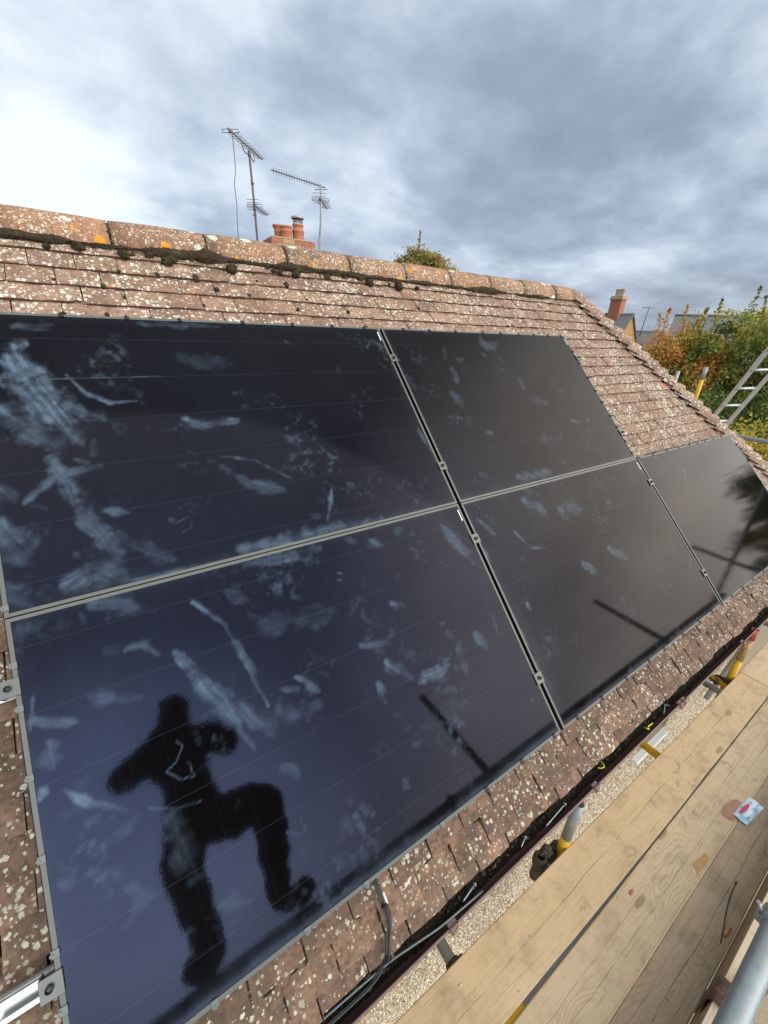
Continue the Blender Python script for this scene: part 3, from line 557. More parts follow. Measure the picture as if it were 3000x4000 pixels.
sf = B(); sf.box((UL, WY - 0.185, WZ - 0.012), (HX, WY - 0.002, WZ)); put('soffit', sf, MT_UPVC, house)
fa = B(); fa.box((UL, -0.868, -1.20), (HX + 0.2, -0.848, -1.07)); put('fascia', fa, MT_PVC, house)
# gutter
gt = B(); n = 14; vs = []; fs = []; GYc, GZc, GR = -0.908, -1.085, 0.056
for x in (UL, 0.0, HX + 0.25):
    for rr_ in (GR, GR - 0.003):
        for i in range(n):
            a = math.pi * i / (n - 1); vs.append((x, GYc - rr_ * math.cos(a), GZc - rr_ * math.sin(a) * 1.05))
for j in range(2):
    for i in range(n - 1):
        a0 = j * 2 * n + i; c0 = a0 + 2 * n; fs.append((a0, a0 + 1, c0 + 1, c0)); fs.append((a0 + n, c0 + n, c0 + n + 1, a0 + n + 1))
    for i in (0, n - 1):
        a0 = j * 2 * n + i; c0 = a0 + 2 * n; fs.append((a0, c0, c0 + n, a0 + n))
gt.add(vs, fs, 0, True)
gt.tube([(UL, GYc - GR - 0.0005, GZc), (HX + 0.25, GYc - GR - 0.0005, GZc)], 0.0045, 8, 1)
gutter = put('gutter', gt, [MT_PVC, MT_PVC_L], house); tag(gutter, 'dark brown half-round gutter full of silt')
for x in (-1.65, -0.762, 0.122, 0.98, 1.025, 1.933, 2.85):
    b = B(); vs = []; fs = []
    for xx in (x - 0.018, x + 0.018):
        for rr_ in (GR + 0.007, GR + 0.002):
            for i in range(n):
                a = -0.25 + (math.pi + 0.25) * i / (n - 1); vs.append((xx, GYc - rr_ * math.cos(a), GZc - rr_ * math.sin(a) * 1.05))
    for i in range(n - 1): fs += [(i, i + 1, 2 * n + i + 1, 2 * n + i), (i, n + i, n + i + 1, i + 1), (2 * n + i, 2 * n + i + 1, 3 * n + i + 1, 3 * n + i), (n + i, 3 * n + i, 3 * n + i + 1, n + i + 1)]
    b.add(vs, fs); b.box((x - 0.018, GYc - GR - 0.010, GZc - 0.002), (x + 0.018, GYc - GR + 0.016, GZc + 0.010), bev=0.002); b.box((x - 0.012, GYc - GR - 0.016, GZc - 0.022), (x + 0.012, GYc - GR - 0.008, GZc + 0.002), bev=0.002)
    put('bracket', b, MT_PVC_L, gutter)
# silt and moss lying in the gutter
gx, gy = np.meshgrid(np.arange(-2.4, 4.6, 0.010), np.linspace(-0.963, -0.855, 12), indexing='ij')
hz = -1.108 + 0.030 * fbm(gx * 9, gy * 16, 3) + 0.026 * (fbm(gx * 60, gy * 60, 5, 3) - 0.5) - 0.050 * np.clip((-0.908 - gy) / 0.03, 0, 1)
hz = np.where(np.abs(gy + 0.909) > 0.0535, -1.13, hz); yy = np.clip(gy, -0.960, -0.857)
def grid_faces(a, b):
    i, j = np.meshgrid(np.arange(a - 1), np.arange(b - 1), indexing='ij'); q = (i * b + j).ravel(); return np.stack([q, q + b, q + b + 1, q + 1], -1)
sil = put('gutter_silt', fast_mesh('gutter_silt', np.stack([gx, yy, hz], -1).reshape(-1, 3), grid_faces(*gx.shape), MT_SILT, True))
tag(sil, 'black silt and moss crumbs lying along the gutter', 'silt', kind='stuff')
cr_ = B()
for i in range(420):
    x = random.uniform(-1.5, 4.2); y = random.uniform(-0.928, -0.88); s_ = random.uniform(0.003, 0.009)
    cr_.blob((x, y, -1.093 + random.uniform(-0.006, 0.006)), (s_ * 1.3, s_, s_ * 0.8), 1, 0.35, seed=i)
k = NM('dry_moss_crumb', 0.95, 0.1); n = k.noise(k.pos(), 60, 4); k.col(k.ramp(n, ((0.35, (0.015, 0.012, 0.009)), (0.6, (0.055, 0.05, 0.038)), (0.72, (0.20, 0.20, 0.17)))))
tag(put('moss_crumbs', cr_, k.m), 'dry moss crumbs scattered on the gutter silt', 'moss', kind='stuff')
# moss: a thick strip under the ridge tiles, cushions on the tile joints
mo = B()
mx_ = np.arange(-2.7, 2.49, 0.0065); na = 11; aa = np.linspace(0, math.pi, na)
GX, GA_ = np.meshgrid(mx_, aa, indexing='ij')
th = 0.002 + 0.046 * np.clip(fbm(GX * 3.1, GX * 0 + 0.3, 9, 3) - 0.36, 0, 1) * np.where(GX < 0.3, 1.15, 0.85) + 0.012 * (fbm(GX * 16, GA_ * 1.5, 21, 3) - 0.35)
th = np.clip(th, 0.0005, 1) * (0.72 + 0.75 * fbm(GX * 70, GA_ * 5, 4, 3)) * (1 - 0.35 * np.clip((GX - 0.9) / 1.5, 0, 1))
cy, cz = YR - RR - 0.004, YR - RR - 0.004 - 0.141 + 0.004
ca2 = math.radians(225) - GA_                      # from down the slope round to up the ridge tile
MY = cy + th * 1.25 * np.cos(ca2) ; MZ = cz + th * 1.25 * np.sin(ca2) + 0.004
MV = np.stack([GX, MY, MZ], -1).reshape(-1, 3); o_ = len(mo.v)
mo.add(MV.tolist(), grid_faces(len(mx_), na).tolist(), 0, True)
for i in range(26):
    x = random.uniform(-2.2, 0.6); r = random.uniform(0.012, 0.026); d_ = random.uniform(0.01, 0.06); mo.blob((x, cy - d_ * 0.7, cz - d_ * 0.7 + r * 0.15), (r * 1.1, r, r * 0.8), 3, 0.22, RM.to_3x3(), seed=i + 700, fq=1.6)
for j in RJ[7:-1]:
    for q in range(9):
        a = R(92 - q * random.uniform(7, 9)); r = random.uniform(0.005, 0.009) * (1 - q * 0.07)
        mo.blob((j + random.uniform(-0.006, 0.006), YR - (RR - 0.006) * math.sin(a), ZR + (RR - 0.006) * math.cos(a)), r, 1, 0.3, seed=q + int(j * 100) + 900)
for kc in range(17, 31):
    v = V0 + GA * kc
    for i in range(-30, 30):
        u = (0.080 if kc % 2 == 0 else 0.080 + TW / 2) + TW * i
        if u < -2.6 or u > HIP(v) - 0.15 or covered(u, v, -0.02): continue
        pr = 0.42 if u < 0 else (0.18 if u < 1.2 else 0.05)
        if random.random() < pr:
            r = random.uniform(0.006, 0.017) * (1.0 if u < 0.5 else 0.7); mo.blob(RP(u + random.uniform(-0.008, 0.008), v + random.uniform(0.0, 0.05), T0 - 0.004), (r, r * 1.2, r * 0.9), 1, 0.25, RM.to_3x3(), seed=kc * 100 + i + 40)
for kc in (-2, -1, 0, 1):
    v = V0 + GA * kc if kc > -2 else -1.392
    for i in range(-20, 30):
        u = (0.080 if kc % 2 == 0 else 0.080 + TW / 2) + TW * i
        if covered(u, v, -0.05): continue
        for q in range(random.choice((3, 5, 6, 8, 9))):
            r = random.uniform(0.0035, 0.009); e2 = q % 2; mo.blob(RP(u + (random.uniform(-0.07, 0.07) if e2 else random.uniform(-0.003, 0.003)), v + (random.uniform(-0.005, 0.001) if e2 else random.uniform(0.0, 0.085)), T0 - (0.013 if e2 else 0.009)), ((r * 2.2, r * 0.7, r * 0.7) if e2 else (r * 0.55, r * 1.9, r * 0.8)), 1, 0.3, RM.to_3x3(), seed=kc * 333 + i * 7 + q)
tag(put('moss', mo, MT_MOSS), 'dark brown moss strip and cushions under the ridge tiles and on tile joints', 'moss', kind='stuff')
# ------------------------------------------------------------------ solar panels
def smear_field(u_all, v_all):
    s_all = np.zeros_like(u_all); ua, va = u_all[:, 0], v_all[0]
    w_all = 0.02 * (fbm(u_all * 9, v_all * 9, 31) - 0.5), 0.02 * (fbm(u_all * 9, v_all * 9, 57) - 0.5)
    for idx, (pts, w, al) in enumerate(SMEARS):
        P_ = np.array(pts); mg = w * 1.6 + 0.03; lo = P_.min(0) - mg; hi = P_.max(0) + mg
        i0, i1 = np.searchsorted(ua, (lo[0], hi[0])); j0, j1 = np.searchsorted(va, (lo[1], hi[1]))
        if i1 - i0 < 2 or j1 - j0 < 2: continue
        sl_ = (slice(i0, i1), slice(j0, j1)); u, v, s = u_all[sl_], v_all[sl_], s_all[sl_]; wig = 1 if w > 0.02 else 0.3
        best = np.full(u.shape, 9.0); along = np.zeros_like(u); acc = 0; side = np.zeros_like(u)
        uu, v2 = u + w_all[0][sl_] * wig, v + w_all[1][sl_] * wig
        for a, b in zip(P_[:-1], P_[1:]):
            d = b - a; L = math.hypot(*d) + 1e-6; t = np.clip(((uu - a[0]) * d[0] + (v2 - a[1]) * d[1]) / L ** 2, 0, 1)
            dx, dy = uu - a[0] - t * d[0], v2 - a[1] - t * d[1]; ds = np.hypot(dx, dy); m = ds < best
            best = np.where(m, ds, best); along = np.where(m, acc + t * L, along); side = np.where(m, (dx * d[1] - dy * d[0]) / L, side); acc += L
        tt = np.clip(along / max(acc, 1e-6), 0, 1)
        if w > 0.012:
            pa = fbm(u * 24 + idx, v * 24, idx + 90, 5); wv = fbm(along / w * 0.7 + idx * 5, along * 0 + 0.5, idx + 33, 2)
            sw = side + 0.25 * w * (fbm(along / (w * 2.2) + idx, along * 0 + 0.2, idx + 61, 2) - 0.5); st = fbm(along / 0.16 + idx * 7, sw / 0.0085 + idx * 3, idx, 3)
            ww = w * 0.5 * (0.6 + 0.9 * wv) * (0.40 + 0.80 * np.sin(np.pi * np.clip(tt * 0.92 + 0.06, 0, 1)) ** 0.6)
            body = np.clip(1.10 - 0.85 * best / ww + (pa - 0.5) * 1.7, 0, 1); body = body * body * (3 - 2 * body)
            lines_ = np.clip((st - 0.46) * 4.0, 0, 1)
            e_ = body * (0.22 + 0.42 * np.clip((pa - 0.33) * 2.4, 0, 1) + 0.45 * lines_ * np.clip(0.3 + pa, 0, 1)) * (1 - 0.30 * tt)
        else:
            e_ = np.clip(1.1 - best / (w * 0.5), 0, 1) * np.clip(fbm(along * 18, side * 120, idx, 3) * 1.9 - 0.35, 0, 1) * 0.8
        s_all[sl_] = np.maximum(s, al * 1.05 * e_)
    u, v, s = u_all, v_all, s_all
    # faint all-over handling marks
    m1 = np.clip((fbm(u * 6, v * 6, 11) - 0.58) * 4, 0, 1) * np.clip((fbm(u * 45, v * 45, 12) - 0.50) * 3.5, 0, 1)
    m2 = np.clip((fbm(u * 2.2, v * 2.2, 15) - 0.40) * 1.6, 0, 1) * 0.020
    return np.clip(np.maximum(s, 0.30 * m1 * np.clip(1.15 - (u + 1.5) * 0.22, 0.25, 1)) + m2 + 0.001, 0, 1)
PLAB = {'A': 'smear-covered black solar panel in the upper row, cut off by the left edge', 'B': 'upper black solar panel right of the long dark seam, beside bare tiles',
        'C': 'nearest black solar panel, bottom row, showing the reflected person', 'D': 'middle black solar panel of the bottom row, between two seams',
        'E': 'farthest black solar panel at the right end of the bottom row, beside the hip'}
for nm, pu, pv in PAN:
    e_ = empty('solar_panel', RP(pu + WP / 2, pv + HP / 2, -0.035), PLAB[nm], 'solar panel', 'solar panels on the roof')
    fr = B(); L = 0.011
    def ring(lo, hi, l, n_lo, n_hi):
        x0, y0 = lo; x1, y1 = hi
        o = [(x0, y0), (x1, y0), (x1, y1), (x0, y1)]; i_ = [(x0 + l, y0 + l), (x1 - l, y0 + l), (x1 - l, y1 - l), (x0 + l, y1 - l)]
        vs = [RP(a, b, n_hi) for a, b in o] + [RP(a, b, n_hi) for a, b in i_] + [RP(a, b, n_lo) for a, b in o] + [RP(a, b, n_lo) for a, b in i_]
        fs = []
        for q in range(4):
            r_ = (q + 1) % 4; fs += [(q, r_, 4 + r_, 4 + q), (8 + r_, 8 + q, 12 + q, 12 + r_), (8 + q, 8 + r_, r_, q), (4 + q, 4 + r_, 12 + r_, 12 + q)]
        fr.add(vs, fs)
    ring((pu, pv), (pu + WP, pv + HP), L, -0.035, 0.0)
    frame = put('frame', fr, [MT_FRAME, MT_FRAME_SHADED], e_); frame.data.polygons.foreach_set('material_index', [0, 1, 1, 1] * 4)
    stp = 0.005 if nm in 'AC' else (0.006 if nm == 'D' else 0.008)
    nu, nv = int((WP - 2 * L) / stp), int((HP - 2 * L) / stp)
    U_, V_ = np.meshgrid(np.linspace(pu + L - 0.001, pu + WP - L + 0.001, nu), np.linspace(pv + L - 0.001, pv + HP - L + 0.001, nv), indexing='ij')
    S_ = smear_field(U_, V_)
    edge = np.minimum(np.minimum(U_ - pu, pu + WP - U_), np.minimum(V_ - pv, pv + HP - V_))
    S_ = np.clip(S_ + 0.10 * np.exp(-edge / 0.012) + (0.16 if nm == 'C' else 0.06) * np.exp(-np.abs(V_ - pv - 0.02) / 0.018) * np.clip(fbm(U_ * 14, V_ * 14, 77) * 2.2 - 0.6, 0, 1), 0, 1)
    Wd = np.stack([U_, V_ * CA + 0.0016 * SA, V_ * SA - 0.0016 * CA], -1).reshape(-1, 3)
    put('glass', fast_mesh('glass', Wd, grid_faces(nu, nv), MT_GLASS, True, {'smear': ('POINT', S_.ravel())}), None, e_)
    bk = B(); bk.add([RP(pu + L, pv + L, -0.008), RP(pu + WP - L, pv + L, -0.008), RP(pu + WP - L, pv + HP - L, -0.008), RP(pu + L, pv + HP - L, -0.008)], [(0, 3, 2, 1)]); put('backsheet', bk, MT_BLACK, e_)
    lb = B(); u0 = pu + WP - L - 0.009; v1 = pv + HP - L - 0.02
    lb.add([RP(u0, v1 - 0.06, -0.0010), RP(u0 + 0.006, v1 - 0.06, -0.0010), RP(u0 + 0.006, v1, -0.0010), RP(u0, v1, -0.0010)], [(0, 1, 2, 3)]); put('label_strip', lb, MT_LABEL, e_)
# mounting rails: profiled aluminium, two per row
RV = (('upper', 0.917, -1.835, 1.815), ('middle', 0.218, -1.83, 1.80), ('lower', -0.200, -1.835, 3.60), ('lowest', -0.893, -1.895, 3.60))
RLAB = ('aluminium mounting rail crossing high under the upper row of panels', 'aluminium mounting rail crossing low under the upper row of panels', 'aluminium rail whose end pokes out at the left below the row seam', 'bright aluminium rail end sticking out at the bottom left with an end clamp')
for (nm, v, u0, u1), lb in zip(RV, RLAB):
    o = empty('mounting_rail', RP(u0, v, -0.085), lb, 'rail', 'rails carrying the panels')
    b = B(); h0, h1 = -0.088, -0.036; w = 0.021
    prof = [(-w, h0), (w, h0), (w, h1), (w - 0.010, h1), (w - 0.010, h1 - 0.004), (w - 0.003, h1 - 0.004), (w - 0.003, h1 - 0.028), (-w + 0.003, h1 - 0.028), (-w + 0.003, h1 - 0.004), (-w + 0.010, h1 - 0.004), (-w + 0.010, h1), (-w, h1)]
    prof = prof[:1] + prof[1:]; n = len(prof); vs = [RP(u0, v + a, c_) for a, c_ in prof] + [RP(u1, v + a, c_) for a, c_ in prof]
    fs = [(i, (i + 1) % n, n + (i + 1) % n, n + i) for i in range(n)]; b.add(vs, fs)
    for U in (u0, u1):
        q = [RP(U, v - w, h0), RP(U, v + w, h0), RP(U, v + w, h1 - 0.028), RP(U, v - w, h1 - 0.028), RP(U, v - w + 0.003, h1 - 0.028), RP(U, v - w + 0.003, h1), RP(U, v - w, h1), RP(U, v + w - 0.003, h1 - 0.028), RP(U, v + w - 0.003, h1), RP(U, v + w, h1)]
        b.add(q, [(0, 1, 2, 3), (3, 4, 5, 6), (7, 2, 9, 8)])
    put('profile', b, MT_RAIL, o)
    rb = B()
    for dz in (0.008, 0.018, 0.030): rb.box((u0, v + w, h0 + dz), (u1, v + w + 0.002, h0 + dz + 0.004), M=RM)
    put('side_rib', rb, MT_RAIL, o)
def clamp(u, v, kind, label):
    o = empty('panel_clamp', RP(u, v, 0.0), label, 'clamp', 'clamps holding the panels')
    b = B(); hw = 0.0245; hv = 0.024
    if kind == 'mid': b.box((u - hw, v - hv, 0.0006), (u + hw, v + hv, 0.0046), M=RM, bev=0.0008)
    else:
        s_ = -1 if kind == 'left' else 1
        b.box((min(u - s_ * 0.016, u + s_ * 0.030), v - hv, 0.0006), (max(u - s_ * 0.016, u + s_ * 0.030), v + hv, 0.0046), M=RM, bev=0.0008)
        b.box((min(u + s_ * 0.026, u + s_ * 0.030), v - hv, -0.034), (max(u + s_ * 0.026, u + s_ * 0.030), v + hv, 0.0004), M=RM)
    put('plate', b, MT_CLAMP, o)
    bb = B(); q = u if kind == 'mid' else u + (-0.010 if kind == 'left' else 0.010)
    nn = Vector((0, -SA, CA)); bb.lathe(RP(q, v, 0.0048), ((0.0, 0.0), (0.0085, 0.0), (0.0085, 0.007), (0.0055, 0.0085), (0.0042, 0.005), (0.0, 0.005)), 12, 0, nn, False)
    put('bolt', bb, MT_BOLT, o)
    if kind == 'mid':
        sp = B(); sp.box((u - 0.0085, v - 0.018, -0.034), (u + 0.0085, v + 0.018, 0.0004), M=RM); put('spacer', sp, MT_BLACK, o)
for u, v, kd, lb in ((0.0, 0.917, 'mid', 'square clamp near the top of the long dark seam'), (0.0, 0.218, 'mid', 'square clamp on the long seam just above the row seam'),
                     (0.0, -0.200, 'mid', 'square clamp on the long seam just below the row seam'), (0.0, -0.900, 'mid', 'square clamp near the bottom of the long dark seam'),
                     (WP + GP, -0.205, 'mid', 'upper square clamp on the right-hand seam before the last panel'), (WP + GP, -0.910, 'mid', 'lower square clamp on the right-hand seam before the last panel'),
                     (WP + GP / 2 + 0.003, 0.915, 'right', 'end clamp on the right side of the upper panel, near its top corner'), (WP + GP / 2 + 0.003, 0.218, 'right', 'end clamp on the right side of the upper panel, near its bottom corner'),
                     (-WP - GP / 2 - 0.003, -0.195, 'left', 'grey end clamp at the left edge below the row seam'), (-WP - GP / 2 - 0.003, -0.888, 'left', 'grey end clamp on the bright rail end at bottom left')):
    clamp(u, v, kd, lb)
# bird mesh: wire skirt from the frame edge down to the tiles, held by clips
bmz = empty('bird_mesh', RP(0, HP, -0.03), 'black wire bird mesh clipped round the outer edges of the solar panels', 'mesh')
uL, uR, uE = -WP - GP / 2, WP + GP / 2, 2 * WP + 1.5 * GP; vB, vT = -HP - RPg, HP + RPg
def skirt(p, q, out):
    """wires along an edge from p to q (u,v); out = outward direction"""
    b = B(); p = Vector(p); q = Vector(q); L = (q - p).length; d = (q - p) / L; out = Vector(out); nseg = int(L / 0.0254)
    for h in (-0.012, -0.030, -0.050, -0.070, -0.088):
        o_ = out * (0.003 + max(0, -h - 0.03) * 0.35); b.tube([RP(*(p + o_), h), RP(*(q + o_), h)], 0.0007, 3, smooth=False, cap=False)
    for i in range(nseg + 1):
        c_ = p + d * (i * L / nseg); b.tube([RP(*(c_ + out * 0.003), -0.004), RP(*(c_ + out * 0.003), -0.03), RP(*(c_ + out * 0.027), -0.10)], 0.0007, 3, smooth=False, cap=False)
    return b
for p, q, o_ in (((uL, vT), (uR, vT), (0, 1)), ((uR, vT), (uR, 0.004), (1, 0)), ((uR + GP, -0.002), (uE, -0.002), (0, 1)), ((uE, -0.002), (uE, vB), (1, 0)), ((uL, vB), (uE, vB), (0, -1)), ((uL, vT), (uL, vB), (-1, 0))):
    put('wire_skirt', skirt(p, q, o_), MT_BLACK, bmz)
def clip(u, v, out):
    b = B(); w = 0.0085; o_ = Vector(out); d = Vector((o_.y, -o_.x))
    X3 = Vector((d.x, d.y, 0)); Y3 = Vector((o_.x, o_.y, 0)); M3 = RM @ Matrix(((X3.x, Y3.x, 0, u), (X3.y, Y3.y, 0, v), (0, 0, 1, 0), (0, 0, 0, 1)))
    b.box((-w, -0.013, 0.0005), (w, 0.004, 0.0035), M=M3, bev=0.0006); b.box((-w, 0.0005, -0.036), (w, 0.004, 0.0005), M=M3)
    b.box((-0.0028, -0.002, 0.0035), (0.0028, 0.006, 0.006), M=M3)
    return b
CT = [-1.70, -1.485, -1.264, -1.061, -0.785, -0.533, -0.307, -0.105, 0.169, 0.373, 0.594, 0.847, 1.024, 1.222, 1.391, 1.564, 1.729]
CB = [-1.70, -1.479, -1.223, -1.022, -0.707, -0.48, -0.272, -0.058, 0.118, 0.323, 0.553, 0.788, 0.965, 1.198, 1.428, 1.617, 1.771, 1.951, 2.15, 2.36, 2.58, 2.8, 3.02, 3.25, 3.45]
k = NM('clip_weathered', 0.5); k.col((0.14, 0.155, 0.145)); MT_CLIP = k.m
for u in CT: put('clip', clip(u, vT, (0, 1)), MT_BLACK, bmz)
for u in CB: put('clip', clip(u, vB, (0, -1)), MT_CLIP if u < -0.6 else MT_BLACK, bmz)
for v in (0.976, 0.864, 0.722, 0.60, 0.496, 0.37, 0.27, 0.146, 0.047): put('clip', clip(uR, v, (1, 0)), MT_BLACK, bmz)
for u in (1.824, 2.028, 2.255, 2.465, 2.663, 2.82, 2.979, 3.152, 3.337): put('clip', clip(u, -0.002, (0, 1)), MT_BLACK, bmz)
for v in (-0.137, -0.256, -0.435, -0.628, -0.831, -0.945, 0.03, 0.25, 0.5, 0.8): put('clip', clip(uL, v, (-1, 0)), MT_CLIP, bmz)
for v in (-0.12, -0.3, -0.52, -0.75, -0.95): put('clip', clip(uE, v, (1, 0)), MT_BLACK, bmz)
# cable bundle dropping from the panels over the eaves into the gutter
cab = empty('cable_bundle', RP(-0.97, -1.15, -0.08), 'bundle of black cables dropping from under the nearest panel into the gutter', 'cable')
base = [(-0.968, -1.10, -0.070), (-0.970, -1.186, -0.079), (-0.968, -1.24, -0.079), (-0.967, -1.283, -0.079), (-0.976, -1.318, -0.080), (-0.992, -1.347, -0.081), (-1.007, -1.375, -0.079)]
tail = [(-1.020, -0.912, -1.058), (-1.045, -0.922, -1.070), (-1.085, -0.926, -1.082), (-1.14, -0.925, -1.090), (-1.25, -0.922, -1.092)]
def smooth_path(P_, n=4):
    P_ = [Vector(q) for q in P_]; out = []
    for i in range(len(P_) - 1):
        a, b, c_, d = P_[max(i - 1, 0)], P_[i], P_[i + 1], P_[min(i + 2, len(P_) - 1)]
        for s_ in range(n):
            t = s_ / n; out.append(0.5 * ((2 * b) + (c_ - a) * t + (2 * a - 5 * b + 4 * c_ - d) * t * t + (3 * b - a - 3 * c_ + d) * t ** 3))
    return out + [P_[-1]]
cpath = smooth_path([RP(*q) for q in base] + [Vector(q) for q in tail])
for ox, on, gm in ((-0.0065, 0, 0), (0.0, 0.002, 1), (0.0065, 0, 0), (0.0, 0.0075, 0)):
    pts = [q + Vector((ox * (1 + 0.35 * math.sin(i * 0.5 + ox * 300)), -on * 0.7, on * 0.7)) for i, q in enumerate(cpath)]
    b = B(); b.tube(pts, 0.0033, 8); put('cable', b, MT_CABLE_G if gm else MT_CABLE, cab)
for i in (9, 24):
    b = B(); d = (cpath[i + 1] - cpath[i]).normalized(); b.tube([cpath[i] - d * 0.003 + Vector((0, -0.002, 0.002)), cpath[i] + d * 0.003 + Vector((0, -0.002, 0.002))], 0.0122, 10); put('cable_tie', b, MT_BLACK, cab)
b = B(); b.tube([cpath[6] + Vector((0.0085, -0.005, 0.005)), cpath[9] + Vector((0.0085, -0.005, 0.005))], 0.0042, 8); put('connector', b, MT_LABEL, cab)
gc = B(); gc.tube(smooth_path([(-1.30, -0.905, -1.085), (-1.12, -0.913, -1.075), (-1.0, -0.920, -1.068), (-0.938, -0.929, -1.062), (-0.83, -0.945, -1.058), (-0.78, -0.948, -1.062), (-0.6, -0.95, -1.09)]), 0.0032, 8)
tag(put('grey_cable', gc, MT_CABLE_G), 'thin grey cable lying along the outer side of the gutter', 'cable')
def screw(p, q, lb):
    o = empty('screw', p, lb, 'screw', 'screws in the gutter'); p, q = Vector(p), Vector(q); d = (p - q).normalized()
    b = B(); b.tube([q, q + d * 0.006, p], [0.001, 0.0026, 0.0026], 8); put('shank', b, MT_GALV, o)
    b = B(); b.tube([p, p + d * 0.002], 0.0075, 10); b.tube([p + d * 0.002, p + d * 0.007], 0.005, 6); put('head', b, MT_GALV, o)
screw((-0.622, -0.925, -1.070), (-0.690, -0.936, -1.074), 'long galvanised screw lying in the gutter, nearest the cables')
screw((-0.335, -0.926, -1.072), (-0.372, -0.938, -1.076), 'galvanised screw lying in the gutter behind the grey standard')
screw((-0.08, -0.936, -1.072), (-0.22, -0.944, -1.078), 'longest screw lying in the gutter against its lip')
k = NM('yellow_green_sleeve', 0.4); k.col((0.62, 0.66, 0.01)); MT_YG = k.m
for i, pts in enumerate((((0.608, -0.936, -1.055), (0.603, -0.948, -1.045), (0.614, -0.956, -1.05), (0.628, -0.945, -1.055), (0.655, -0.944, -1.06), (0.690, -0.944, -1.068)), ((0.238, -0.914, -1.062), (0.226, -0.930, -1.052), (0.216, -0.941, -1.050), (0.198, -0.937, -1.050), (0.190, -0.925, -1.056)))):
    b = B(); b.tube(smooth_path(pts), 0.0026 if i == 0 else 0.0022, 6)
    tag(put('wire_offcut', b, MT_YG), ('curled yellow wire offcut in the gutter above the white window sill', 'small hooked yellow wire offcut in the gutter, nearer the camera')[i], 'wire', 'wire offcuts in the gutter')
b = B(); b.tube(smooth_path([(0.86, -0.905, -1.060), (0.855, -0.925, -1.050), (0.835, -0.935, -1.052), (0.80, -0.948, -1.062)]), 0.003, 6); b.tube(smooth_path([(0.855, -0.925, -1.050), (0.875, -0.942, -1.056)]), 0.0022, 6)
tag(put('wire_offcut', b, MT_CABLE_G), 'forked grey wire offcut in the gutter by the white sill', 'wire', 'wire offcuts in the gutter')
# ------------------------------------------------------------------ scaffolding
ZB = -1.55; TB = 0.038
def board(x0, x1, y0, y1, mat, label, z=ZB, band=True, skew=(0, 0)):
    o = empty('scaffold_board', ((x0 + x1) / 2, (y0 + y1) / 2, z - TB), label, 'scaffold board', 'boards of the scaffold platform')
    b = B(); n = 26; vs = []; fs = []; rr = random.Random(int(x0 * 100) + int(y0 * 1000)); xs = np.linspace(x0, x1, n)
    for i, x in enumerate(xs):
        wv = [rr.uniform(-0.0012, 0.0012) for _ in range(2)]; ch = 0.004
        a, c_ = y0 + wv[0] - skew[0] * min(max(x + 0.7, 0), 1.1), y1 + wv[1] - skew[1] * (x + 0.7)
        vs += [(x, a, z - ch), (x, a + ch, z), (x, c_ - ch, z), (x, c_, z - ch), (x, c_, z - TB), (x, a, z - TB)]
    for i in range(n - 1):
        for k_ in range(6): fs.append((i * 6 + k_, i * 6 + (k_ + 1) % 6, (i + 1) * 6 + (k_ + 1) % 6, (i + 1) * 6 + k_))
    fs.append(tuple(range(6))); fs.append(tuple(range((n - 1) * 6 + 5, (n - 1) * 6 - 1, -1)))
    fs = [f[::-1] for f in fs]; b.add(vs, fs); put('plank', b, mat, o)
    if band:
        for xx in (x0, x1):
            b = B(); s_ = 1 if xx == x0 else -1; q0, q1 = sorted((xx - s_ * 0.001, xx + s_ * 0.035))
            b.box((q0, y0 - 0.0015, z - TB - 0.001), (q1, y0 - 0.0005, z + 0.0015)); b.box((q0, y1 + 0.0005, z - TB - 0.001), (q1, y1 + 0.0015, z + 0.0015)); put('end_band', b, MT_GALV_OLD, o)
    return o
board(-1.58, 2.318, -1.172, -0.952, MT_W1, 'sandy scaffold board nearest the wall, with a long wavy crack', band=False, skew=(0.011, 0.0105))
board(-1.58, 2.318, -1.384, -1.190, MT_W2, 'tan scaffold board with ringed knots, between the narrow gap and the dark board', band=False)
board(-1.58, 2.318, -1.556, -1.389, MT_W3, 'dark weathered scaffold board beside the toe board', band=False)
board(2.326, 6.2, -1.197, -0.977, MT_W4, 'inner scaffold board beyond the red-topped standard', band=False)
board(2.326, 6.2, -1.402, -1.203, MT_W2, 'middle scaffold board beyond the red-topped standard', band=False)
board(2.326, 6.2, -1.556, -1.407, MT_W4, 'outer scaffold board beyond the red-topped standard', band=False)
tb = empty('toe_board', (0.3, -1.58, ZB), 'upright toe board along the outer edge of the scaffold', 'toe board')
b = B(); b.box((-1.6, -1.5975, ZB - 0.03), (2.318, -1.5600, -1.333), bev=0.004); put('plank', b, MT_W6, tb)
b = B(); b.box((-1.598, -1.5945, -1.3328), (2.316, -1.5630, -1.3315)); put('top_edge', b, MT_W5, tb)
cl = empty('toe_board_clip', (0.02, -1.58, -1.34), 'rusty red-brown strap clip hooked over the toe board', 'clip')
b = B(); vs = []; fs = []; n = 12
arc = [(-1.553, -1.47), (-1.553, -1.42), (-1.552, -1.37), (-1.551, -1.34), (-1.556, -1.325), (-1.566, -1.318), (-1.58, -1.316), (-1.595, -1.319), (-1.603, -1.327), (-1.606, -1.34), (-1.606, -1.39), (-1.606, -1.45)]
for x in (-0.035, 0.065):
    for t in (0.0, 0.004):
        for y, z in arc: vs.append((x, y + t * (1 if y > -1.579 else -1), z + (t if z > -1.33 else 0)))
for i in range(n - 1):
    fs += [(i, i + 1, 2 * n + i + 1, 2 * n + i), (n + i, 3 * n + i, 3 * n + i + 1, n + i + 1), (i, n + i, n + i + 1, i + 1), (2 * n + i, 2 * n + i + 1, 3 * n + i + 1, 3 * n + i)]
b.add(vs, fs, 0, True); put('strap', b, MT_RUST, cl)
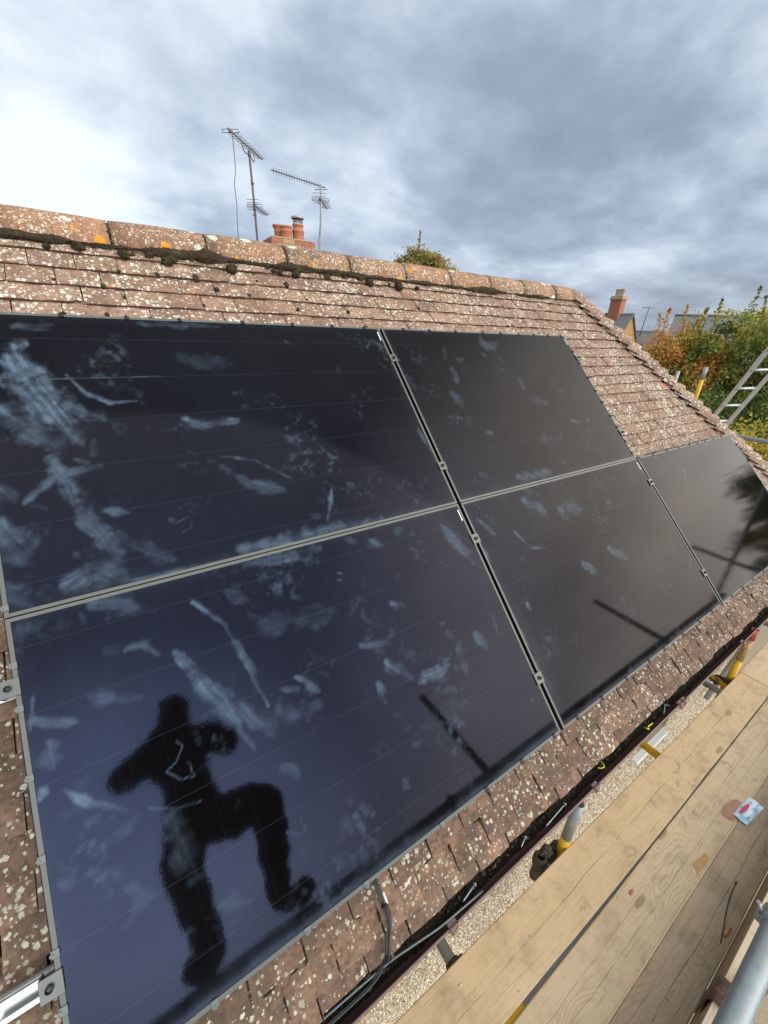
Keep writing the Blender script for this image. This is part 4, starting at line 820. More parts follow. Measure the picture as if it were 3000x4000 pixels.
def coupler(parent, c, ax1, ax2, seed=0, mat=None):
    """steel coupler: two half shells round crossing tubes, with bolt and nut"""
    c = Vector(c); b = B(); a1, a2 = Vector(ax1).normalized(), Vector(ax2).normalized(); nrm_ = a1.cross(a2).normalized()
    for ax, s_ in ((a1, 1), (a2, -1)):
        cc = c + nrm_ * 0.027 * s_; b.lathe(cc - ax * 0.026, ((0.0245, 0), (0.031, 0), (0.0335, 0.010), (0.0335, 0.042), (0.031, 0.052), (0.0245, 0.052)), 18, 0, ax)
        o = ax.cross(nrm_); q = cc + o * 0.042; b.box((-0.012, -0.016, -0.013), (0.012, 0.016, 0.013), M=Matrix.Translation(q) @ Matrix((o, nrm_, ax)).transposed().to_4x4(), bev=0.003)
        b.tube([q - nrm_ * 0.02, q + nrm_ * 0.055], 0.0055, 8); b.lathe(q + nrm_ * 0.022, ((0.0, 0), (0.0115, 0), (0.0115, 0.012), (0.0, 0.012)), 6, 0, nrm_, False)
    return put('coupler', b, mat or MT_COUPLER, parent)
def standard(x, y, top, bands, label, group):
    o = empty('scaffold_standard', (x, y, GZ), label, 'scaffold pole', group); z1 = top
    for z0, mt, nm in bands:
        b = B(); b.pipe((x, y, z0), (x, y, z1)); put(nm, b, mt, o); z1 = z0
    return o
G1, G2 = 'scaffold poles along the wall', 'outer scaffold poles'
s1 = standard(0.095, -0.936, -1.225, ((-1.505, MT_GALV_OLD, 'tube_top'), (-1.72, MT_YEL, 'yellow_band'), (GZ, MT_GALV_OLD, 'tube')), 'short grey scaffold pole with a yellow band poking up behind the gutter', G1)
coupler(s1, (0.07, -0.91, -1.66), (0, 0, 1), (0, 1, 0))
s2 = standard(2.23, -0.956, -1.105, ((-1.20, MT_RED, 'red_band'), (-1.40, MT_CHIP, 'chipped_band'), (-1.75, MT_YEL, 'yellow_band'), (GZ, MT_GALV_OLD, 'tube')), 'scaffold pole with red top and chipped orange-yellow paint beside the gutter', G1)
coupler(s2, (2.20, -0.93, -1.64), (0, 0, 1), (1, 0, 0))
standard(4.35, -0.930, -1.10, ((-1.3, MT_GALV_OLD, 'tube_top'), (GZ, MT_GALV_OLD, 'tube')), 'plain grey inner scaffold pole beyond the panels', G1)
for x, lb in ((0.075, 'outer scaffold pole, yellow low down, behind the guard rail'), (2.30, 'outer scaffold pole reflected in the middle bottom panel'), (4.55, 'outer scaffold pole reflected in the farthest panel')):
    o = standard(x, -1.625, 0.20, ((-1.33, MT_GALV, 'tube_top'), (-1.75, MT_YEL, 'yellow_band'), (GZ, MT_GALV_OLD, 'tube')), lb, G2)
o = empty('tube_stub', (-0.045, -0.905, -1.75), 'open tube end held in a rusty coupler beside the grey scaffold pole', 'tube')
b = B(); b.pipe((-0.045, -0.905, -1.76), (-0.045, -0.905, -1.575)); put('tube', b, MT_COUPLER, o); coupler(o, (-0.02, -0.905, -1.61), (0, 0, 1), (0, 1, 0))
# guard rail and ledger
gr = empty('guard_rail', (-0.3, -1.519, -0.50), 'bright galvanised guard rail tube crossing the bottom right corner', 'tube')
b = B(); b.pipe((-2.6, -1.519, -0.50), (3.4, -1.519, -0.50), seg=28); put('tube', b, MT_GALV, gr)
coupler(gr, (0.05, -1.572, -0.50), (1, 0, 0), (0, 0, 1))
o2 = B(); o2.lathe((-0.300, -1.519, -0.50), ((0.0245, 0), (0.031, 0), (0.033, 0.01), (0.033, 0.04), (0.031, 0.05), (0.0245, 0.05)), 20, 0, (1, 0, 0))
o2.tube([(-0.285, -1.492, -0.505), (-0.296, -1.474, -0.462)], 0.0045, 8); o2.box((-0.299, -1.503, -0.522), (-0.271, -1.482, -0.497), bev=0.003)
put('band_coupler', o2, MT_GALV_OLD, gr)
fc = bpy.data.curves.new('stamped_lettering', 'FONT'); fc.body = 'NMK  PG 1006/25'; fc.size = 0.0088; fc.extrude = 0.0002; fc.space_character = 1.3
fc.materials.append(plain('stamp_ink', (0.10, 0.10, 0.10), 0.6))
fo = bpy.data.objects.new('stamped_lettering', fc)
ang = R(10); yv = Vector((0, -math.cos(ang), -math.sin(ang))) ; nv_ = Vector((0, -math.sin(ang), math.cos(ang)))
xv = Vector((1, 0, 0)); 
nn_ = Vector((0, -0.45, 0.893)).normalized(); yy_ = nn_.cross(xv); oo = Vector((-0.655, -1.519, -0.50)) + nn_ * 0.0246
COL.objects.link(fo); bpy.context.view_layer.update(); tm = bpy.data.meshes.new_from_object(fo.evaluated_get(bpy.context.evaluated_depsgraph_get())); tm.materials.clear(); tm.materials.append(fc.materials[0]); bpy.data.objects.remove(fo); fo = bpy.data.objects.new('stamped_lettering', tm)
reg(fo, gr, Matrix(((xv.x, yy_.x, nn_.x, oo.x), (xv.y, yy_.y, nn_.y, oo.y), (xv.z, yy_.z, nn_.z, oo.z), (0, 0, 0, 1))))
ld = empty('ledger_tube', (0, -1.1795, -1.60), 'ledger tube showing grey and yellow in the gap between two boards', 'tube')
b = B(); b.pipe((-0.52, -1.1815, -1.596), (6.2, -1.1815, -1.596)); put('tube', b, MT_GALV_OLD, ld)
b = B(); b.pipe((-2.2, -1.1815, -1.596), (-0.521, -1.1815, -1.596)); put('yellow_end', b, MT_YEL, ld)
for x, y1, mt, lb in ((-0.657, -0.755, MT_GALV_OLD, 'grey transom tube poking out under the nearest board towards the wall'), (1.10, -0.755, MT_YEL, 'chipped yellow transom tube in front of the white window sill'),
                      (2.185, -0.76, MT_YEL, 'yellow transom tube beside the red-topped scaffold pole'), (2.07, -0.76, MT_GALV_OLD, 'grey transom tube next to the yellow one by the red-topped pole'), (3.45, -0.78, MT_GALV_OLD, 'pale transom tube at the right edge beyond the red-topped pole')):
    o = empty('transom_tube', (x, (y1 - 1.75) / 2, -1.64), lb, 'tube', 'transoms under the boards'); b = B(); b.pipe((x, -1.75, -1.640), (x, y1, -1.640)); put('tube', b, mt, o)
    if x < 0:
        b = B(); b.lathe((x, -0.975, -1.64), ((0.0245, 0), (0.030, 0), (0.0325, 0.008), (0.0325, 0.045), (0.030, 0.05), (0.0245, 0.05)), 18, 0, (0, 1, 0)); b.box((x + 0.02, -0.965, -1.63), (x + 0.045, -0.935, -1.605), bev=0.004); put('coupler', b, MT_COUPLER, o)
b = B(); b.pipe((3.2, -0.70 - 0.06, -2.6), (4.7, -0.79, -1.3)); tag(put('brace_tube', b, MT_GALV_OLD), 'thin dark diagonal tube against the wall beyond the red-topped pole', 'tube')
# litter and marks on the boards
pk = empty('tissue_packet', (1.09, -1.395, ZB), 'opened pale blue plastic packet with a pink tear lying on the boards', 'packet')
k = NM('packet_film', 0.25, 0.6); P = k.pos(); k.col(k.mix(k.step(k.noise(P, 16, 3), 0.5, 0.62), (0.70, 0.80, 0.88), (0.28, 0.58, 0.85))); MT_PK = k.m
ex = Vector((0.93, -0.10, 0)).normalized(); ey = Vector((ex.y, -ex.x, 0)) * -1; oc = Vector((1.095, -1.398, ZB + 0.0015)); nx_, ny_ = 16, 9; vs = []; fs = []
for i in range(nx_):
    for j in range(ny_):
        s_, t = i / (nx_ - 1) * 2 - 1, j / (ny_ - 1) * 2 - 1
        z = 0.017 * (1 - abs(s_) ** 2.5) * (1 - abs(t) ** 2.2) + 0.0015 * math.sin(7 * s_ + 5 * t) + (0.006 * max(0, abs(s_) - 0.8) * 5)
        vs.append(oc + ex * s_ * 0.098 + ey * t * 0.034 + Vector((0, 0, max(z, 0.0005))))
for i in range(nx_ - 1):
    for j in range(ny_ - 1): a = i * ny_ + j; fs.append((a, a + ny_, a + ny_ + 1, a + 1))
b = B(); b.add(vs, fs, 0, True); put('film', b, MT_PK, pk)
def patch(cx, cy, hx, hy, dz, mat, nm, par, amp=0.0):
    b = B(); vs = []; n = 14
    for i in range(n):
        a = 2 * math.pi * i / n; r = 1 + amp * math.sin(3 * a + cx * 40); vs.append(oc + ex * (cx + hx * math.cos(a) * r) + ey * (cy + hy * math.sin(a) * r) + Vector((0, 0, dz - 6.0 * 0.0016 * ((cy + hy * math.sin(a) * r) / 0.034) ** 2)))
    b.add(vs + [oc + ex * cx + ey * cy + Vector((0, 0, dz))], [(i, (i + 1) % n, n) for i in range(n)], 0, True); put(nm, b, mat, par)
patch(-0.02, 0.012, 0.052, 0.009, 0.0205, plain('pink_contents', (0.55, 0.05, 0.12), 0.4, var=0.3, sc=60), 'torn_opening', pk)
k = NM('print_ink', 0.5); k.col((0.22, 0.22, 0.34))
for cx, cy, n in ((0.055, 0.012, 4), (0.075, -0.012, 4), (-0.055, -0.020, 5)):
    b = B()
    for i in range(n): q = oc + ex * (cx + 0.004 * i - 0.006) + ey * cy + Vector((0, 0, 0.0165 - 0.010 * (abs(cx) / 0.098) ** 2)); b.box((-0.0012, -0.004, 0), (0.0012, 0.004 - 0.002 * (i % 2), 0.0004), M=Matrix.Translation(q))
    put('printed_mark', b, k.m, pk)
k = NM('brown_wrapper', 0.35, 0.5); k.col(k.mix(k.noise(k.pos(), 30, 3), (0.30, 0.13, 0.075), (0.40, 0.20, 0.125)))
b = B(); vs = []; n = 20
for i in range(n):
    a = 2 * math.pi * i / n; vs.append(Vector((1.035, -1.352, ZB + 0.0022)) + ex * 0.085 * math.copysign(abs(math.cos(a)) ** 0.6, math.cos(a)) + ey * 0.032 * math.copysign(abs(math.sin(a)) ** 0.6, math.sin(a)) + Vector((0, 0, 0.0015 * math.sin(a * 5))))
b.add(vs + [Vector((1.035, -1.352, ZB + 0.006))], [(i, (i + 1) % n, n) for i in range(n)], 0, True)
tag(put('brown_wrapper', b, k.m), 'glossy brown wrapper lying under the pale blue packet', 'wrapper')
b = B(); b.blob((0.18, -1.232, ZB + 0.004), (0.016, 0.006, 0.004), 2, 0.2, seed=4); tag(put('tile_chip', b, MT_NEWTILE), 'small red tile chip lying on the knotty tan board', 'tile chip')
b = B(); vs = [(0.52, -1.372, 0), (0.60, -1.377, 0), (0.655, -1.372, 0), (0.66, -1.352, 0), (0.60, -1.345, 0), (0.55, -1.336, 0), (0.545, -1.352, 0)]
b.add([(x, y, ZB + 0.0018) for x, y, _ in vs] + [(x, y, ZB + 0.0004) for x, y, _ in vs], [tuple(range(7))] + [(i, 7 + i, 7 + (i + 1) % 7, (i + 1) % 7) for i in range(7)]); tag(put('wood_flake', b, plain('ochre_wood', (0.46, 0.27, 0.10), 0.8, sc=50)), 'ochre flake of wood on the tan board beside the dark board', 'wood flake')
b = B(); b.tube(smooth_path([(0.64, -1.487, ZB + 0.004), (0.56, -1.492, ZB + 0.006), (0.47, -1.505, ZB + 0.005), (0.40, -1.520, ZB + 0.003), (0.33, -1.532, ZB + 0.002)]), 0.0018, 6); b.blob((0.645, -1.487, ZB + 0.005), 0.0055, 1, 0.2, seed=3); tag(put('cable_tie_offcut', b, MT_BLACK), 'thin black cable tie lying on the dark weathered board', 'cable tie')
b = B(); b.blob((0.40, -1.533, ZB + 0.004), (0.034, 0.007, 0.004), 2, 0.3, seed=8); tag(put('wood_splinter', b, plain('fresh_splinter', (0.55, 0.24, 0.09), 0.7, sc=60)), 'orange wood splinter on the dark board by the toe board', 'splinter')
for x, y, r, lb in ((-0.02, -1.062, 0.007, 'pale leaf crumb by the wavy crack near the scaffold pole'), (-0.70, -1.012, 0.008, 'pale leaf crumb on the inner board near the grey transom'), (1.52, -1.20, 0.012, 'pale crumb on the far end of the tan boards')):
    b = B(); b.blob((x, y, ZB + 0.002), (r, r * 0.5, 0.002), 1, 0.3, seed=int(x * 50)); tag(put('leaf_crumb', b, plain('pale_crumb', (0.66, 0.58, 0.36), 0.8)), lb, 'crumb')
k = NM('scuff_stain', 0.9, 0.1); k.col(k.mix(k.noise(k.pos((6, 40, 1)), 4, 4), (0.17, 0.12, 0.07), (0.30, 0.21, 0.12)))
# scaffold and ladder beyond the hip
st3 = standard(4.95, 0.875, 0.51, ((0.36, MT_GALV, 'tube_top'), (-0.1, MT_YEL, 'yellow_band'), (GZ, MT_GALV_OLD, 'tube')), 'yellow-banded scaffold pole standing up beyond the hip before the trees', 'scaffold poles beyond the hip')
standard(5.76, 1.494, 0.39, ((0.0, MT_GALV, 'tube_top'), (GZ, MT_GALV_OLD, 'tube')), 'short grey scaffold pole top just beyond the hip tiles', 'scaffold poles beyond the hip')
b = B(); b.pipe((4.7, 1.2, -0.20), (4.7, -2.6, -0.20)); tag(put('end_guard_rail', b, MT_GALV), 'grey horizontal tube running out to the right beyond the hip', 'tube')
la = empty('ladder', (5.25, 0.66, -1.4), 'aluminium ladder leaning up to the right in front of the trees', 'ladder')
A0, A1 = Vector((5.202, 0.686, -0.083)), Vector((4.884, 0.313, 0.776)); D0 = Vector((5.287, 0.619, -0.100)) - A0; ld_ = (A1 - A0).normalized(); side = (D0 - ld_ * D0.dot(ld_)).normalized()
side = (side + Vector((0.75, -0.2, 0.0)) * 0.9).normalized(); side = (side - ld_ * side.dot(ld_)).normalized(); LW = 0.26
nl = ld_.cross(side)
def bar(b, p, q, w, h, upv):
    p, q = Vector(p), Vector(q); d = (q - p).normalized(); s_ = d.cross(upv).normalized(); u_ = s_.cross(d); b.add([p + s_ * a * w + u_ * c_ * h for a, c_ in ((-.5, -.5), (.5, -.5), (.5, .5), (-.5, .5))] + [q + s_ * a * w + u_ * c_ * h for a, c_ in ((-.5, -.5), (.5, -.5), (.5, .5), (-.5, .5))], [(0, 1, 5, 4), (1, 2, 6, 5), (2, 3, 7, 6), (3, 0, 4, 7), (3, 2, 1, 0), (4, 5, 6, 7)])
MT_ALU = plain('ladder_aluminium', (0.55, 0.57, 0.58), 0.4, 0.6, 0.06, 40)
for s_ in (0, LW):
    b = B(); bar(b, A0 - ld_ * 1.6 + side * s_, A0 + ld_ * 1.03 + side * s_, 0.024, 0.050, side); put('stile', b, MT_ALU, la)
    b = B(); bar(b, A0 + ld_ * 1.03 + side * s_, A0 + ld_ * 1.16 + side * s_, 0.028, 0.054, side); put('end_cap', b, MT_YEL, la)
for i in range(-5, 4):
    p = A0 + ld_ * (0.17 + 0.26 * i); b = B(); b.tube([p - side * 0.004, p + side * (LW + 0.004)], 0.015, 8); put('rung', b, MT_ALU, la)
    b = B(); b.tube([p - side * 0.017, p - side * 0.0125], 0.018, 10); put('rung_plug', b, MT_BLACK, la)
b = B(); bar(b, A0 + ld_ * 0.72 - side * 0.0145, A0 + ld_ * 0.90 - side * 0.0145, 0.002, 0.05, side); put('label', b, MT_LABEL, la)
b = B(); bar(b, A0 + ld_ * 0.72 - side * 0.0162, A0 + ld_ * 0.765 - side * 0.0162, 0.001, 0.046, side); put('label_stripe', b, plain('blue_print', (0.10, 0.28, 0.60), 0.5), la)
# ------------------------------------------------------------------ neighbours
MT_BRICK = plain('red_brick', (0.34, 0.135, 0.085), 0.9, var=0.22, sc=25, bump=0.2); MT_BRICK2 = plain('pale_brick', (0.42, 0.27, 0.16), 0.9, var=0.2, sc=25)
MT_POT = plain('terracotta', (0.46, 0.175, 0.10), 0.8, var=0.15, sc=18); MT_MORT = plain('mortar', (0.36, 0.29, 0.20), 0.95, sc=30)
MT_AERIAL = plain('weathered_aerial', (0.13, 0.12, 0.12), 0.55, 0.5, 0.25, 30); MT_MAST = plain('rusty_mast', (0.16, 0.11, 0.10), 0.7, 0.3, 0.35, 35)
MT_SLATE = plain('grey_slate', (0.16, 0.165, 0.17), 0.7, var=0.25, sc=6); MT_STONE = plain('ironstone', (0.40, 0.235, 0.085), 0.95, var=0.25, sc=5)
def bricks(parent, c0, ux, uy, w, d, h, mats, pitch=0.075, bl=0.225):
    """brick courses round a rectangular stack: each brick a mesh of its own"""
    c0 = Vector(c0); z = Vector((0, 0, 1)); n = int(round(h / pitch)); me_c = {}
    core = B(); M_ = Matrix((ux, uy, z)).transposed().to_4x4(); M_.translation = c0; core.box((0.008, 0.008, 0), (w - 0.008, d - 0.008, n * pitch - 0.004), M=M_); put('mortar_core', core, MT_MORT, parent)
    for r in range(n):
        for face in range(4):
            L = w if face % 2 == 0 else d; x = -(bl / 2 if r % 2 else 0)
            while x < L - 0.03:
                a, b_ = max(x, 0), min(x + bl, L); x += bl
                if b_ - a < 0.03: continue
                a += 0.005; b_ -= 0.005; z0, z1 = r * pitch + 0.005, (r + 1) * pitch - 0.005; j = random.uniform(-0.002, 0.003)
                lo, hi = {0: ((a, -j, z0), (b_, 0.05, z1)), 1: ((w - 0.05, a, z0), (w + j, b_, z1)), 2: ((a, d - 0.05, z0), (b_, d + j, z1)), 3: ((-j, a, z0), (0.05, b_, z1))}[face]
                bb = B(); bb.box(lo, hi, M=M_); put('brick', bb, random.choice(mats), parent)
def gable_house(name, label, apex, ax, length, half, pitch, wallm, roofm, drop, base=GZ):
    """ridge from apex backwards along -ax; gable plane at apex"""
    apex = Vector(apex); ax = Vector(ax).normalized(); bx = Vector((-ax.y, ax.x, 0)); o = empty(name, (apex.x, apex.y, base), label, 'house')
    ez = apex.z - half * math.tan(R(pitch)); back = apex - ax * length
    w_ = B(); P1 = [apex + bx * half, apex - bx * half]; vs = []
    for A in (apex, back):
        vs += [Vector((A.x, A.y, A.z - 0.12)), Vector((A.x, A.y, 0)) + bx * half + Vector((0, 0, ez - 0.12)), Vector((A.x, A.y, 0)) - bx * half + Vector((0, 0, ez - 0.12)), Vector((A.x, A.y, base)) + bx * half, Vector((A.x, A.y, base)) - bx * half]
    w_.add(vs, [(0, 1, 3, 4, 2), (5, 7, 9, 8, 6)[::1], (1, 6, 8, 3), (2, 4, 9, 7)]); put('wall', w_, wallm, o)
    r_ = B(); ov = 0.25
    for s_ in (1, -1):
        e0 = Vector((apex.x, apex.y, 0)) + bx * s_ * (half + ov) + Vector((0, 0, ez - ov * math.tan(R(pitch)))); e1 = e0 - ax * (length + 0.2) ; a0 = apex + ax * 0.12; b0 = back - ax * 0.12
        e0 = e0 + ax * 0.12; dn = Vector((0, 0, -0.10)); r_.add([a0, e0, e1, b0, a0 + dn, e0 + dn, e1 + dn, b0 + dn], [(0, 1, 2, 3), (7, 6, 5, 4), (0, 4, 5, 1), (1, 5, 6, 2), (2, 6, 7, 3)])
    rf = put('roof', r_, roofm, o); rd = B(); rd.tube([apex + ax * 0.13, back - ax * 0.13], 0.10, 8); put('ridge', rd, roofm, rf)
    return o, rf
# neighbour behind our ridge: only its chimney and aerials show
gable_house('neighbour_house', 'neighbouring house behind the ridge that carries the brick chimney and the aerials', (6.4, 7.15, 1.75), (1, -0.06, 0), 9.5, 3.2, 42, MT_BRICK, MT_TILE, 0)
ch = empty('chimney_stack', (2.0, 7.1, 0.8), 'squat red brick chimney with terracotta pots rising behind the ridge', 'chimney')
cux, cuy = Vector((1, -0.06, 0)).normalized(), Vector((0.06, 1, 0)).normalized()
bricks(ch, Vector((1.725, 7.26, 2.265 - 0.075 * 13)), cux, cuy, 0.865, 0.68, 0.075 * 13, (MT_BRICK, MT_BRICK, MT_BRICK2, plain('bright_brick', (0.40, 0.14, 0.08), 0.9, sc=25)))
fl = B(); Mc = Matrix((cux, cuy, Vector((0, 0, 1)))).transposed().to_4x4(); Mc.translation = Vector((1.725, 7.26, 2.262)); fl.box((0.02, 0.02, 0), (0.845, 0.66, 0.03), M=Mc, bev=0.012); put('flaunching', fl, MT_MORT, ch)
def pot(t, w_, h, rb, rt, nm, extra=None):
    c_ = Mc @ Vector((t, w_, 0.02)); b = B(); b.lathe(c_, ((rb, 0), (rb * 1.0, h * 0.55), (rb * 1.08, h * 0.58), (rb * 1.08, h * 0.63), (rb * 0.98, h * 0.66), (rt, h * 0.86), (rt * 1.1, h * 0.88), (rt * 1.1, h), (rt * 0.8, h), (rt * 0.8, h * 0.5)), 18); return put(nm, b, MT_POT, ch), c_
pot(0.30, 0.48, 0.27, 0.085, 0.105, 'pot'); pot(0.36, 0.20, 0.22, 0.108, 0.108, 'pot')
tp, c_ = pot(0.62, 0.26, 0.29, 0.110, 0.098, 'pot')
tp.data.materials.clear(); tp.data.materials.append(MT_POT)
cw = B(); 
for i in range(8): a = i * math.pi / 4; cw.tube([c_ + Vector((0.085 * math.cos(a), 0.085 * math.sin(a), 0.27)), c_ + Vector((0.092 * math.cos(a), 0.092 * math.sin(a), 0.39))], 0.006, 5)
for zz_ in (0.31, 0.345): cw.lathe(c_ + Vector((0, 0, zz_)), ((0.088, 0), (0.093, 0.006), (0.088, 0.012)), 16)
put('cowl_cage', cw, MT_BLACK, ch); cc_ = B(); cc_.lathe(c_ + Vector((0, 0, 0.385)), ((0.0, 0.045), (0.07, 0.04), (0.125, 0.022), (0.128, 0.0), (0.115, -0.012), (0.0, -0.01)), 20); put('cowl_cap', cc_, plain('cowl_lid', (0.42, 0.40, 0.37), 0.5, 0.3), ch)
def yagi(parent, c_, d, el_d, n, half, step, refl=True, loop=True, taper=0.8):
    c_, d, e_ = Vector(c_), Vector(d).normalized(), Vector(el_d).normalized(); L = step * (n + 1); b = B(); b.tube([c_ - d * 0.10, c_ + d * L], 0.0095, 8); put('boom', b, MT_AERIAL, parent)
    b = B()
    for i in range(n): q = c_ + d * step * (i + 1.2); h = half * (1 - (1 - taper) * i / n); b.tube([q - e_ * h, q + e_ * h], 0.0042, 5)
    if loop:
        u_ = e_.cross(d).normalized(); q = c_; pts = [q + e_ * half * 1.25 + u_ * 0.02, q + e_ * half * 1.35, q + e_ * half * 1.25 - u_ * 0.02, q - e_ * half * 1.25 - u_ * 0.02, q - e_ * half * 1.35, q - e_ * half * 1.25 + u_ * 0.02, q + e_ * half * 1.25 + u_ * 0.02]; b.tube(smooth_path(pts, 3), 0.0048, 5); b.box((-0.025, -0.025, -0.02), (0.025, 0.025, 0.02), M=Matrix.Translation(q))
    put('elements', b, MT_AERIAL, parent)
    if refl:
        u_ = e_.cross(d).normalized(); b = B()
        for s_ in (-0.07, -0.025, 0.025, 0.07): b.tube([c_ - d * 0.09 + u_ * s_ - e_ * half * 1.1, c_ - d * 0.09 + u_ * s_ + e_ * half * 1.1], 0.0042, 5)
        put('reflector', b, MT_AERIAL, parent)
a1 = empty('television_aerial', (1.46, 7.29, 1.1), 'taller rusty aerial mast left of the chimney with a long upper aerial', 'aerial', 'aerials behind the ridge')
b = B(); b.tube([(1.475, 7.285, 1.2), (1.468, 7.287, 2.6), (1.448, 7.298, 3.47)], 0.019, 10); put('mast', b, MT_MAST, a1)
b = B(); b.tube(smooth_path([(1.448, 7.298, 3.42), (1.37, 7.24, 3.40), (1.315, 7.20, 3.46), (1.30, 7.20, 3.55)]), 0.008, 6); b.tube(smooth_path([(1.448, 7.298, 3.42), (1.52, 7.36, 3.36), (1.575, 7.43, 3.38), (1.57, 7.46, 3.55)]), 0.008, 6); b.lathe((1.45, 7.297, 3.38), ((0.02, 0), (0.028, 0.005), (0.028, 0.06), (0.02, 0.065)), 10); put('cradle', b, MT_AERIAL, a1)
yagi(a1, (1.07, 6.97, 3.55), (0.67, 0.74, 0), (0.80, -0.60, 0), 17, 0.095, 0.066, False, True, 0.75)
yagi(a1, (1.475, 7.30, 2.70), (0.60, 0.80, 0), (0.75, -0.66, 0.0), 8, 0.10, 0.075, True, True, 0.85)
for z_ in (2.55, 2.62, 3.0): b = B(); b.lathe((1.463, 7.29, z_), ((0.019, 0), (0.027, 0.004), (0.027, 0.03), (0.019, 0.034)), 10); put('mast_band', b, MT_AERIAL, a1)
b = B(); b.tube(smooth_path([(1.10, 7.0, 3.53), (1.12, 7.05, 3.35), (1.13, 7.10, 3.1), (1.10, 7.12, 2.9), (1.11, 7.14, 2.6), (1.09, 7.15, 2.3), (1.10, 7.2, 1.6)]), 0.006, 6); put('downlead', b, MT_AERIAL, a1)
a2 = empty('television_aerial', (2.40, 6.57, 1.1), 'slimmer aerial mast right of the chimney with a boom reaching left', 'aerial', 'aerials behind the ridge')
b = B(); b.tube([(2.388, 6.581, 1.0), (2.395, 6.577, 2.05), (2.415, 6.563, 2.6), (2.422, 6.558, 3.03)], 0.016, 10); put('mast', b, MT_GALV_OLD, a2)
yagi(a2, (2.43, 6.575, 3.005), (-0.975, -0.222, 0.0), (0.12, 0.30, 0.95), 19, 0.045, 0.049, False, False, 1.0)
b = B(); b.tube([(2.35, 6.66, 2.96), (2.52, 6.50, 2.96)], 0.005, 6); b.tube([(2.422, 6.56, 2.96), (2.422, 6.61, 2.99)], 0.006, 6); put('cross_bar', b, MT_AERIAL, a2)
yagi(a2, (2.413, 6.563, 2.81), (0.60, 0.80, 0), (0.86, -0.50, 0.0), 7, 0.105, 0.075, True, True, 0.85)
b = B(); b.tube(smooth_path([(2.41, 6.57, 2.75), (2.40, 6.59, 2.4), (2.375, 6.60, 2.2), (2.37, 6.60, 2.0), (2.38, 6.6, 1.5)]), 0.005, 5); put('downlead', b, MT_AERIAL, a2)
# far houses
o_, rf_ = gable_house('gable_house', 'ironstone house with grey slate roof beyond the hip tiles', (32.4, 16.3, 2.45), (0.02, -1.0, 0), 9, 3.0, 50, MT_STONE, MT_SLATE, 0)
fc_ = Vector((31.3, 17.0, 0)); hc = empty('far_chimney', (31.3, 17.0, 1.8), 'brick chimney with two pots on the far ironstone house', 'chimney')
b = B(); Mh = Matrix((Vector((0.02, -1.0, 0)).normalized(), Vector((1.0, 0.02, 0)).normalized(), Vector((0, 0, 1)))).transposed().to_4x4(); Mh.translation = Vector((32.3, 17.6, 1.65)); b.box((-0.42, -0.32, 0), (0.42, 0.32, 1.75), M=Mh); put('shaft', b, MT_BRICK, hc)
b = B(); b.box((-0.5, -0.4, 1.75), (0.5, 0.4, 1.92), M=Mh, bev=0.03); b.box((-0.45, -0.35, 1.92), (0.45, 0.35, 2.02), M=Mh, bev=0.03); put('cap', b, MT_BRICK2, hc)
for dx in (-0.18, 0.18): b = B(); b.lathe(Mh @ Vector((dx, 0, 2.0)), ((0.16, 0), (0.14, 0.35), (0.17, 0.4), (0.17, 0.5), (0.12, 0.5)), 12); put('pot', b, plain('buff_pot', (0.40, 0.30, 0.20), 0.9), hc)
b = B(); b.tube([(33.0, 15.7, 1.0), (33.1, 15.6, 3.0)], 0.03, 6); b.tube([(32.7, 15.9, 2.9), (33.4, 15.4, 2.9)], 0.02, 6); tag(put('far_aerial', b, MT_AERIAL), 'thin aerial on the gable of the far ironstone house', 'aerial')
gable_house('slate_house', 'long grey slate roof showing above the green tree at right', (44.0, 8.0, 2.75), (0.35, -0.94, 0), 9.5, 4.2, 40, MT_BRICK, MT_SLATE, 0)
gable_house('brick_house', 'distant brick house between the far gable and the trees', (52.0, 22.5, 1.6), (0.0, -1.0, 0), 8, 3.3, 44, MT_BRICK, MT_SLATE, 0)
gable_house('terrace_house', 'far slate-roofed house low between trees', (60.0, 20.0, 1.0), (0.2, -0.98, 0), 14, 3.6, 40, MT_BRICK, MT_SLATE, 0)
